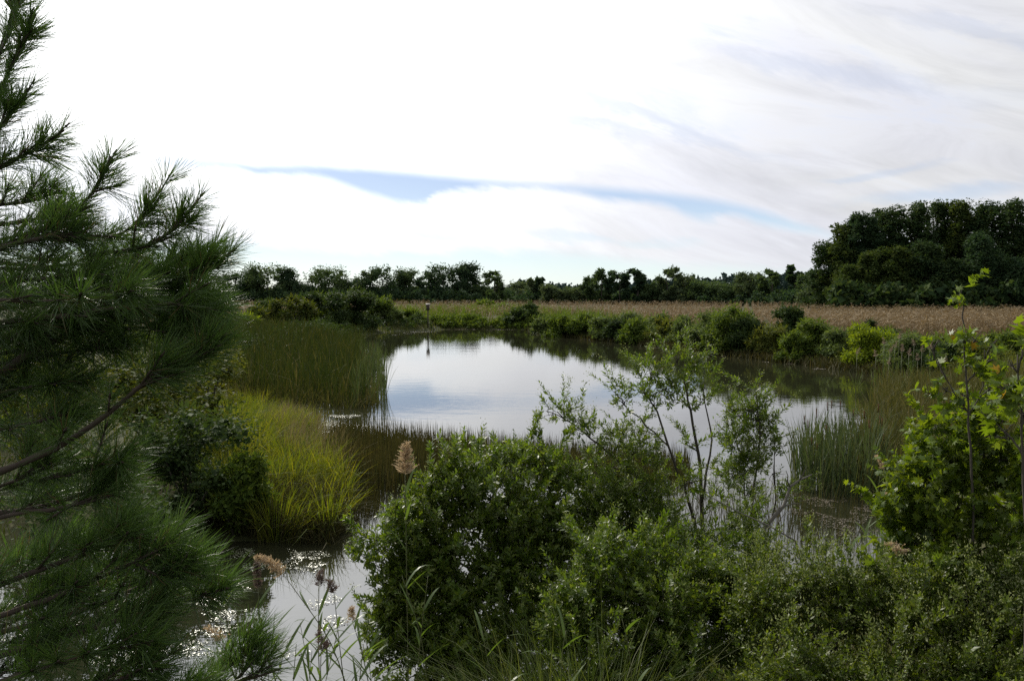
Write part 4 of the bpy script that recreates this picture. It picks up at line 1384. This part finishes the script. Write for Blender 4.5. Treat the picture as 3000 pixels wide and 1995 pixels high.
def make_reed(path, label, plume=None, leaves=6, r=.005, leaf_len=.38, cat="reed", tip=True):
    """path: pixel polyline with metres ahead, foot first"""
    P = np.array([at(*q) for q in path])
    base = P[0].copy()
    t = thing("common_reed", base, label, cat, "common reeds round the pond")
    P = P - base
    k = np.linspace(0, len(P) - 1, 9)
    i = np.minimum(k.astype(int), len(P) - 2)
    Q = P[i] + (P[i + 1] - P[i]) * (k - i)[:, None]
    for _ in range(2):
        Q[1:-1] = (Q[:-2] + 2 * Q[1:-1] + Q[2:]) / 4
    part("stem", [(*tube(Q, r, r * .5, 5), 0)], [MAT["reed_stem"]], t, False, True)
    T = norm(np.gradient(Q, axis=0))
    for j in range(leaves):
        s = (j + .6) / leaves * 8 * .92
        i0 = min(int(s), 7)
        c = Q[i0] + (Q[i0 + 1] - Q[i0]) * (s - i0)
        th = j * 2.6 + R.uniform(0, 1)
        side = norm(np.array([math.cos(th), math.sin(th) * .8, 0]))
        L = leaf_len * R.uniform(.65, 1.2)
        pts, wd = [], []
        dr = R.uniform(.2, 1.0)
        for u in np.linspace(0, 1, 6):
            pts.append(c + T[i0] * L * (u * .75 - dr * .45 * u ** 2.4) + side * L * (u * .65))
            wd.append(.013 * leaf_len / .38 * (1.0 - u ** 2) * (0.5 + min(1, u * 4) * .5) + .0008)
        pts, wd = np.array(pts), np.array(wd)
        b = norm(np.cross(norm(np.gradient(pts, axis=0)), np.array([0.3, .2, 1])))
        V = np.concatenate([np.stack([pts - b * wd[:, None], pts + b * wd[:, None]], 1)]).reshape(-1, 3)
        F = []
        for m in range(5):
            a = 2 * m
            F += [(a, a + 1, a + 3), (a, a + 3, a + 2)]
        part("leaf", [(V, np.array(F), 0)], [MAT["reed"]], t)
    if plume:
        L, fat, droop, mk = plume
        o = part("plume", plume_mesh(L, fat, droop, None, 210 if L > .2 else 90), [MAT[mk]], t)
        o.location = Q[-1]
        d = T[-1]
        o.rotation_mode = "QUATERNION"
        o.rotation_quaternion = Vector((0, 0, 1)).rotation_difference(Vector(d))
    return t


make_reed([(409, 720, 7.0), (407, 600, 7.0), (406, 520, 7.0), (405, 474, 7.0)], "tallest reed with an upright feathery tan plume against the dark rushes", (.28, .46, 0.05, "plume"), 6)
make_reed([(350, 700, 6.2), (335, 645, 6.2), (310, 610, 6.2), (283, 573, 6.2)], "reed bent over sideways with a long brown drooping plume above the glinting water", (.26, .26, -.35, "plume"), 5)
make_reed([(262, 690, 6.3), (261, 640, 6.3), (258, 588, 6.3)], "straight reed with a small narrow purplish plume", (.22, .2, 0, "plume_d"), 6)
make_reed([(345, 690, 6.4), (340, 650, 6.4), (334, 592, 6.4)], "slender reed with a small grey plume over open water", (.12, .45, -.3, "plume_d"), 6)
make_reed([(320, 690, 6.3), (318, 640, 6.3), (319, 586, 6.3)], "leafy young reed with a thin dark tip plume", (.13, .42, .12, "plume_d"), 7)
make_reed([(352, 700, 6.0), (344, 678, 6.0), (336, 652, 6.0), (329, 650, 6.0)], "short reed with a fat nodding dark plume near the bottom edge", (.18, .45, .75, "plume_d"), 3)
make_reed([(372, 700, 6.3), (362, 650, 6.3), (352, 620, 6.3)], "reed with ragged tan plume leaning to the groundsel bush", (.12, .3, .3, "plume"), 6)
make_reed([(236, 660, 6.2), (224, 610, 6.2), (216, 580, 6.2)], "thin dark reed tilting away in front of the pine needles", None, 4)
make_reed([(240, 690, 5.8), (222, 640, 5.8)], "brown plumed short reed among the pine needles", (.16, .35, -.5, "plume"), 3)
make_reed([(905, 680, 6.3), (906, 610, 6.3), (907, 560, 6.3), (904, 553, 6.3)], "reed with a bushy pinkish tan plume hanging before the sweetgum", (.17, .42, -.7, "plume"), 4)
make_reed([(900, 600, 8.0), (892, 520, 8.0), (884, 468, 8.0)], "reed with a loose tan plume beside the cattails", (.16, .28, -.35, "plume"), 5)
make_reed([(900, 590, 7.0), (892, 530, 7.0), (889, 508, 7.0)], "short reed with a pale narrow plume touching the sweetgum leaves", (.15, .25, .1, "plume"), 4)
make_reed([(430, 720, 6.6), (424, 640, 6.6), (410, 600, 6.6), (402, 575, 6.6)], "bright green plumeless reed leaning across the groundsel bush", None, 6)
make_reed([(414, 720, 6.5), (420, 640, 6.5), (428, 575, 6.5)], "bright green plumeless reed standing before the bush twigs", None, 7)
make_reed([(500, 720, 6.0), (488, 660, 6.0), (482, 630, 6.0)], "broad bladed reed shoot in the fine grass", None, 4, .005, .45)
make_reed([(560, 720, 5.8), (562, 650, 5.8), (566, 630, 5.8)], "reed shoot with one folded pale leaf in the fine grass", None, 4, .005, .42)
make_reed([(635, 720, 5.4), (630, 650, 5.4), (622, 618, 5.4)], "lone thin reed shoot in front of the dark low bush", None, 3, .004, .40)
for k, (x, y, lab) in enumerate([(320, 655, "reed crowding the bottom corner with arching bright leaves"), (292, 668, "stubby bright reed at the very bottom edge of the water"),
                                 (358, 668, "reed with crossing leaves at the foot of the groundsel bush"), (372, 690, "lowest bright reed under the groundsel bush")]):
    make_reed([(x + R.uniform(-8, 8), 730, 5.9), (x, y + 25, 5.9), (x + R.uniform(-6, 6), y - 25, 5.9)], lab, None, 8, .005, .42)
for (x, y, lean, lab) in [(230, 625, 10, "reed nearest the pine needles with thin crossing leaves"), (248, 640, -8, "dull green reed close behind the young pine tip"),
                          (275, 612, 6, "tall thin reed just past the young pine tip"), (288, 640, 14, "reed leaning over the glinting duckweed"),
                          (300, 622, -10, "reed bent towards the pine over open water"), (312, 650, 4, "short reed under the fat nodding plume"),
                          (338, 628, 12, "reed leaning at the foot of the small grey plume"), (366, 640, -6, "reed half hidden by the edge of the groundsel bush")]:
    make_reed([(x - lean * 2, 730, 6.1), (x - lean, (y + 730) / 2, 6.1), (x, y, 6.1)], lab, None, 6, .004, .36)
for (x, y0, y1, d, lab) in [(872, 560, 470, 12.0, "green reed at the inner side of the floating mat"), (884, 575, 490, 11.0, "arching green reed between mat and sweetgum"),
                            (862, 575, 520, 10.5, "short green reed in front of the floating mat"), (845, 590, 535, 9.5, "leafy reed low by the dead shrub"),
                            (893, 590, 500, 10.0, "pale green reed brushing the sweetgum leaves"), (878, 600, 535, 9.0, "stout green reed above the marsh elder")]:
    make_reed([(x, y0 + 40, d), (x + R.uniform(-4, 4), (y0 + y1) / 2, d), (x + R.uniform(-10, 10), y1, d)], lab, None, 8, .006, .55)
far_pl = [(857, 352), (876, 354), (889, 362), (884, 342), (895, 345), (902, 349), (909, 353), (914, 343), (922, 350), (930, 346), (937, 352), (918, 358), (945, 360), (899, 336), (890, 350)]
for (x, y) in far_pl:
    d = 40 + R.uniform(-2, 3)
    f = gbase(x, d)
    fp = at(x, y, d)
    t = thing("plumed_reed", f, "pale plumed reed in the clump across the water from the sapling", "reed", "pale plumed reeds on the far right bank")
    h = fp[2] - f[2]
    part("stem", [(*tube([(0, 0, -.1), (.05, 0, h)], .012, .008, 4), 0)], [MAT["reed_stem"]], t)
    part("plume", plume_mesh(.40, .42, R.uniform(-.4, .4), None, 70), [MAT["plume_f"]], t).location = (.05, 0, h - .12)
    v, fc = blades(np.c_[R.normal(0, .06, (9, 2)), np.zeros(9)], h * .7, .028, .12, .25, 3)
    part("leaves", [(v, fc, 0)], [MAT["shrub_c"]], t)

# ------------------------------------------------------------------ dead wood
t = thing("dead_branch", at(760, 535, 9.8), "thick grey dead branch slanting up by the cattails", "branch")
b0 = at(760, 535, 9.8)
pts = np.array([at(*q) for q in [(756, 545, 9.8), (766, 525, 9.8), (784, 505, 9.8), (790, 486, 9.85), (800, 479, 9.85), (812, 474, 9.9)]]) - b0
part("limb", [(*tube(pts, .030, .008, 7), 0)], [MAT["dead"]], t, False, True)
for (a, b) in [((784, 505), (800, 503)), ((790, 486), (786, 470)), ((800, 479), (806, 466))]:
    part("twig", [(*tube(curve(at(*a, 9.82) - b0, at(*b, 9.7) - b0, 4, 0, .01), .010, .004, 5), 0)], [MAT["dead"]], t)
b0 = at(803, 600, 7.6)
t = thing("dead_shrub", b0, "bare pale dead stems forking above the marsh elder", "dead shrub")
for path, r in [([(803, 600), (802, 562), (795, 540), (771, 526), (740, 512), (712, 497)], .012), ([(802, 562), (810, 545), (818, 530)], .007), ([(795, 540), (780, 545), (765, 540)], .006),
                ([(803, 580), (815, 555), (835, 545), (850, 540)], .008), ([(771, 526), (762, 508)], .005)]:
    part("stem", [(*tube(np.array([at(x, y, 7.6 - .1 * i) for i, (x, y) in enumerate(path)]) - b0, r, r * .35, 5), 0)], [MAT["dead"]], t, False, True)


# ------------------------------------------------------------------ loblolly pine
def shoot_mesh(L, nf, nl, up):
    """a shoot along +Y with long needles in threes"""
    parts = [(*tube([(0, 0, 0), (0, L * .5, .003), (0, L, 0)], .006, .0035, 5), 1)]
    tb = tube([(0, L, 0), (0, L + .012, 0), (0, L + .03, 0)], .007, .002, 5)
    parts.append((*tb, 1))
    t = R.uniform(0.04, 1, nf) ** .8
    th = R.uniform(0, 6.283, nf)
    rd = np.c_[np.cos(th), np.zeros(nf), np.sin(th)]
    op = np.radians(np.interp(t, [0, .6, 1], [62, 50, 20]) + R.normal(0, 9, nf))
    A = rd * np.sin(op)[:, None] + np.array([0, 1.0, 0]) * np.cos(op)[:, None]
    P0 = np.c_[np.zeros(nf), L * t, np.zeros(nf)] + rd * .004
    P = np.repeat(P0, 3, 0)
    A = norm(np.repeat(A, 3, 0) + R.normal(0, .085, (nf * 3, 3)))
    n = len(P)
    ln = nl * R.uniform(.75, 1.12, n)
    side = norm(np.cross(A, unit(n)))
    b = norm(np.cross(A, side))
    bow = R.normal(0, .06, n)[:, None] * ln[:, None]
    w = .0012
    mid = P + A * (ln * .55)[:, None] + b * bow
    tip = P + A * ln[:, None] - b * bow * .3 + np.array([0, 0, -.03]) * ln[:, None]
    V = np.stack([P - side * w, P + side * w, mid - side * w, mid + side * w, tip], 1).reshape(-1, 3)
    F = (np.array([[0, 1, 3], [0, 3, 2], [2, 3, 4]])[None] + (np.arange(n) * 5)[:, None, None]).reshape(-1, 3)
    old = np.repeat(R.uniform(size=n) < np.repeat(np.where(t < .25, .30, .03), 3), 3)
    parts.append((V, F[~old], 0))
    parts.append((V, F[old], 2))
    return mesh("needle_shoot", parts, [MAT["pine"], MAT["pine_bark"], MAT["needle_brown"]])


SH = [shoot_mesh(.12, 23, .165, 0), shoot_mesh(.14, 26, .175, 0), shoot_mesh(.10, 20, .160, 0), shoot_mesh(.10, 28, .170, 0), shoot_mesh(.16, 30, .165, 0),
      shoot_mesh(.13, 34, .165, 0), shoot_mesh(.16, 40, .170, 0), shoot_mesh(.10, 30, .160, 0)]


def put_shoot(parent, base, p, d, me, s=1.0):
    """p in world; d direction"""
    d = norm(d)
    o = link("needle_shoot", me, parent)
    q = Vector((0, 1, 0)).rotation_difference(Vector(d))
    M = Matrix.Translation(Vector(np.asarray(p) - base)) @ q.to_matrix().to_4x4() @ Matrix.Rotation(R.uniform(0, 6.28), 4, "Y") @ Matrix.Scale(s, 4)
    o.matrix_local = M
    return o


def brush(br, base, Q, T, step=.085, start=.25):
    """needles all along a young branch"""
    seg = np.r_[0, np.cumsum(np.linalg.norm(np.diff(Q, axis=0), axis=1))]
    a = seg[-1] * start
    while a < seg[-1] - .06:
        p = np.array([np.interp(a, seg, Q[:, i]) for i in range(3)])
        i = min(np.searchsorted(seg, a), len(Q) - 1)
        put_shoot(br, base, p, T[i] + R.normal(0, .06, 3), SH[R.integers(0, 3)], R.uniform(.92, 1.05))
        a += step


def bough(tree, base, path, r0, r1, shoots="auto", step=.12, start=.3, up=.45, spread=.8, tipn=3, s=1.0):
    """path: pixel polyline with metres ahead, thick end first"""
    P = np.array([at(*q) for q in path])
    seg = np.r_[0, np.cumsum(np.linalg.norm(np.diff(P, axis=0), axis=1))]
    m = max(6, int(seg[-1] / .08))
    k = np.linspace(0, seg[-1], m)
    Q = np.stack([np.interp(k, seg, P[:, i]) for i in range(3)], 1)
    for _ in range(2):
        Q[1:-1] = (Q[:-2] + 2 * Q[1:-1] + Q[2:]) / 4
    Q[1:-1] += R.normal(0, .003, Q[1:-1].shape)
    br = part("branch", [(*tube(Q - base, r0, r1, 7, np.linspace(r0, r1, m) * R.uniform(.82, 1.2, m)), 0)], [MAT["pine_bark"]], tree, False, True)
    T = norm(np.gradient(Q, axis=0))
    if shoots == "brush":
        brush(br, base, Q, T, step, start)
        for f in R.uniform(.35, .8, 2):
            i = int(f * (m - 1))
            put_shoot(br, base, Q[i], T[i] + R.normal(0, .5, 3) + np.array([0, 0, .35]), SH[R.integers(0, 5)], 1.0)
    if shoots == "auto":
        a = seg[-1] * start
        while a < seg[-1]:
            i = min(int(a / seg[-1] * (m - 1)), m - 1)
            sd = norm(np.cross(T[i], np.array([0, 0, 1.0])))
            sg = R.choice([-1, 1])
            d = T[i] * R.uniform(.5, .9) + sd * sg * R.uniform(.2, spread) + np.array([0, 0, up * R.uniform(.4, 1.5)])
            put_shoot(br, base, Q[i], d, SH[R.integers(5, 8)], s * R.uniform(.85, 1.1))
            a += step * R.uniform(.7, 1.3)
    for j in range(tipn):
        d = T[-1] + (0 if j == 0 else 1) * R.normal(0, .35, 3) + np.array([0, 0, .12])
        put_shoot(br, base, Q[-3], d, SH[3 if shoots == 'brush' else 6], s)
    return br


pb = np.array([-3.6, 3.6, gz(-3.6, 3.6) - .1])
pine = thing("pine_tree", pb, "big long needled pine crowding the picture edge, boughs reaching over the pond", "tree")
part("trunk", [(*tube(np.array([(0, 0, 0), (.05, .05, 2.2), (-.02, .05, 4.6), (.05, 0, 7.5)]), .17, .06, 10), 0)], [MAT["pine_bark"]], pine, False, True)
D0 = 3.7
up_b = [  # boughs outlined against the sky
    ([(-60, 200, 3.8), (-10, 120, 3.8), (10, 70, 3.8), (26, 20, 3.8), (36, 14, 3.8)], .010, .005, .10, .15),
    ([(-50, 120, 3.9), (0, 60, 3.9), (16, 12, 3.9), (22, -25, 3.9)], .010, .005, .10, .2),
    ([(-60, 190, 3.7), (-10, 140, 3.7), (10, 115, 3.7), (28, 88, 3.7)], .009, .005, .11, .3),
    ([(-70, 205, 3.6), (-10, 172, 3.6), (30, 154, 3.6), (64, 130, 3.6)], .011, .005, .10, .25),
    ([(-60, 270, 3.7), (0, 245, 3.7), (60, 226, 3.7), (92, 200, 3.7), (106, 172, 3.7), (111, 156, 3.7)], .012, .005, .10, .3),
    ([(60, 240, 3.8), (118, 240, 3.8), (139, 228, 3.8), (152, 205, 3.8), (160, 190, 3.8)], .009, .005, .10, .25),
    ([(90, 255, 3.7), (150, 248, 3.7), (178, 230, 3.7), (192, 210, 3.7), (199, 198, 3.7)], .010, .005, .10, .25),
    ([(110, 300, 3.6), (180, 287, 3.6), (210, 272, 3.6), (226, 259, 3.6), (235, 248, 3.6)], .011, .005, .10, .2),
    ([(-60, 275, 3.6), (20, 238, 3.6), (60, 236, 3.6), (96, 236, 3.6)], .018, .008, .10, .3),
    ([(-90, 370, 3.6), (0, 341, 3.6), (65, 324, 3.6), (130, 303, 3.6), (176, 290, 3.6)], .020, .008, .10, .3),
]
for path, r0, r1, st, s0 in up_b:
    bough(pine, pb, path, r0, r1, "brush", .085, s0 * .6, .55, .55, 3, 1.0)
# heavier, shaded limbs
bough(pine, pb, [(-120, 460, 3.5), (0, 378, 3.5), (16, 358, 3.5), (72, 331, 3.5), (100, 326, 3.5)], .026, .012, "auto", .16, .55, .3, .8, 2)
bough(pine, pb, [(-120, 520, 3.2), (0, 471, 3.2), (48, 452, 3.2), (88, 431, 3.2), (100, 417, 3.2), (133, 390, 3.2), (176, 360, 3.2)], .019, .008, "auto", .35, .62, .5, .8, 5)
bough(pine, pb, [(133, 390, 3.2), (175, 372, 3.3), (210, 352, 3.35), (222, 347, 3.35)], .010, .006, "auto", .12, .3, .3, .6, 4)
bough(pine, pb, [(-100, 520, 3.3), (0, 512, 3.3), (43, 510, 3.3), (67, 498, 3.3), (112, 481, 3.3), (124, 471, 3.3)], .018, .007, "auto", .30, .6, .3, .8, 3)
bough(pine, pb, [(-100, 540, 3.2), (20, 512, 3.2), (60, 508, 3.2), (114, 494, 3.2)], .014, .006, "auto", .3, .5, .3, .8, 3)
bough(pine, pb, [(-100, 430, 3.6), (0, 400, 3.6), (24, 390, 3.6), (30, 380, 3.6)], .014, .006, "auto", .2, .5, .3, .8, 3)
bough(pine, pb, [(-60, 330, 3.4), (40, 318, 3.4), (120, 308, 3.4), (190, 300, 3.4), (215, 310, 3.4)], .014, .006, "auto", .09, .2, -.1, .9, 4)
bough(pine, pb, [(-60, 300, 3.9), (40, 290, 3.9), (120, 276, 3.9), (170, 268, 3.9), (196, 262, 3.9)], .014, .006, "auto", .08, .2, .2, .9, 3)
bough(pine, pb, [(-60, 250, 4.1), (30, 268, 4.1), (90, 262, 4.1), (140, 258, 4.1)], .014, .006, "auto", .08, .2, .3, .9, 3)
bough(pine, pb, [(-60, 220, 4.0), (10, 200, 4.0), (40, 205, 4.0), (60, 190, 4.0)], .012, .006, "auto", .09, .2, .4, .8, 3)

for path in [[(-80, 270, 3.8), (0, 268, 3.8), (60, 270, 3.8), (120, 274, 3.8)], [(-60, 290, 3.5), (30, 296, 3.5), (90, 292, 3.5), (150, 280, 3.5)],
             [(-60, 320, 3.8), (20, 305, 3.8), (100, 296, 3.8), (170, 296, 3.8), (220, 300, 3.8)], [(-40, 350, 3.9), (40, 332, 3.9), (110, 316, 3.9), (200, 312, 3.9)],
             [(-60, 230, 4.0), (0, 224, 4.0), (50, 218, 4.0), (75, 206, 4.0)], [(90, 290, 3.9), (150, 272, 3.9), (190, 256, 3.9), (210, 246, 3.9)]]:
    bough(pine, pb, path, .012, .005, "brush", .085, .05, .3, .8, 3)
    bough(pine, pb, [(x + R.normal() * 5, y + 12 + R.normal() * 5, d - .25) for x, y, d in path], .010, .005, "auto", .13, .05, .1, .9, 2)
# the lower boughs, thick with needles
for path, r0, r1, st, s0, u in [
        ([(-90, 622, 3.1), (0, 584, 3.1), (60, 562, 3.1), (110, 542, 3.1), (143, 534, 3.1)], .016, .007, .075, .3, .7),
        ([(-60, 632, 3.1), (60, 597, 3.1), (130, 562, 3.1), (176, 542, 3.1)], .014, .006, .075, .3, .6),
        ([(-40, 642, 3.1), (80, 612, 3.1), (150, 582, 3.1), (198, 560, 3.1)], .014, .006, .08, .3, .6),
        ([(60, 632, 3.2), (140, 614, 3.2), (190, 601, 3.2), (232, 584, 3.2)], .012, .005, .09, .3, .4),
        ([(-60, 672, 3.0), (40, 642, 3.0), (110, 622, 3.0), (160, 612, 3.0)], .016, .006, .08, .2, .5),
        ([(-60, 702, 2.9), (30, 672, 2.9), (90, 652, 2.9), (150, 644, 2.9)], .016, .006, .08, .2, .5),
        ([(-40, 732, 2.9), (50, 702, 2.9), (120, 677, 2.9), (165, 667, 2.9)], .014, .006, .08, .2, .5),
        ([(-50, 652, 3.3), (0, 627, 3.3), (40, 607, 3.3), (70, 582, 3.3)], .014, .006, .09, .2, .5),
        ([(20, 752, 3.0), (80, 722, 3.0), (150, 702, 3.0), (210, 688, 3.0)], .012, .006, .09, .2, .6),
        ([(-60, 582, 3.4), (0, 572, 3.4), (30, 562, 3.4), (80, 550, 3.4)], .012, .006, .10, .2, .5)]:
    bough(pine, pb, path, r0, r1, "auto", st * .85, s0, u * .62, .9, 3)
for path in [[(-60, 372, 3.6), (20, 360, 3.6), (80, 348, 3.6), (130, 345, 3.6)], [(-50, 400, 3.5), (10, 392, 3.5), (50, 380, 3.5), (90, 378, 3.5)],
             [(-60, 340, 3.5), (20, 336, 3.5), (80, 330, 3.5), (150, 326, 3.5), (190, 330, 3.5)], [(-60, 440, 3.4), (10, 425, 3.4), (50, 420, 3.4), (78, 412, 3.4)],
             [(-40, 500, 3.3), (10, 485, 3.3), (40, 470, 3.3), (52, 462, 3.3)], [(40, 480, 3.3), (80, 470, 3.3), (108, 462, 3.3), (130, 455, 3.3)]]:
    bough(pine, pb, path, .010, .004, "auto", .10, .1, -.05, .9, 3)
yb = np.array([-1.5, 3.6, .3])
young = thing("young_pine", yb, "young pine shoot tip poking up beside the reeds at the bottom of the water", "tree")
bough(young, yb, [(170, 760, 3.4), (200, 700, 3.4), (226, 664, 3.4), (262, 642, 3.4)], .012, .006, "auto", .11, .3, .9, .5, 3)
bough(young, yb, [(190, 720, 3.4), (215, 690, 3.3), (250, 676, 3.3), (280, 668, 3.3)], .008, .005, "auto", .12, .3, .6, .5, 2)
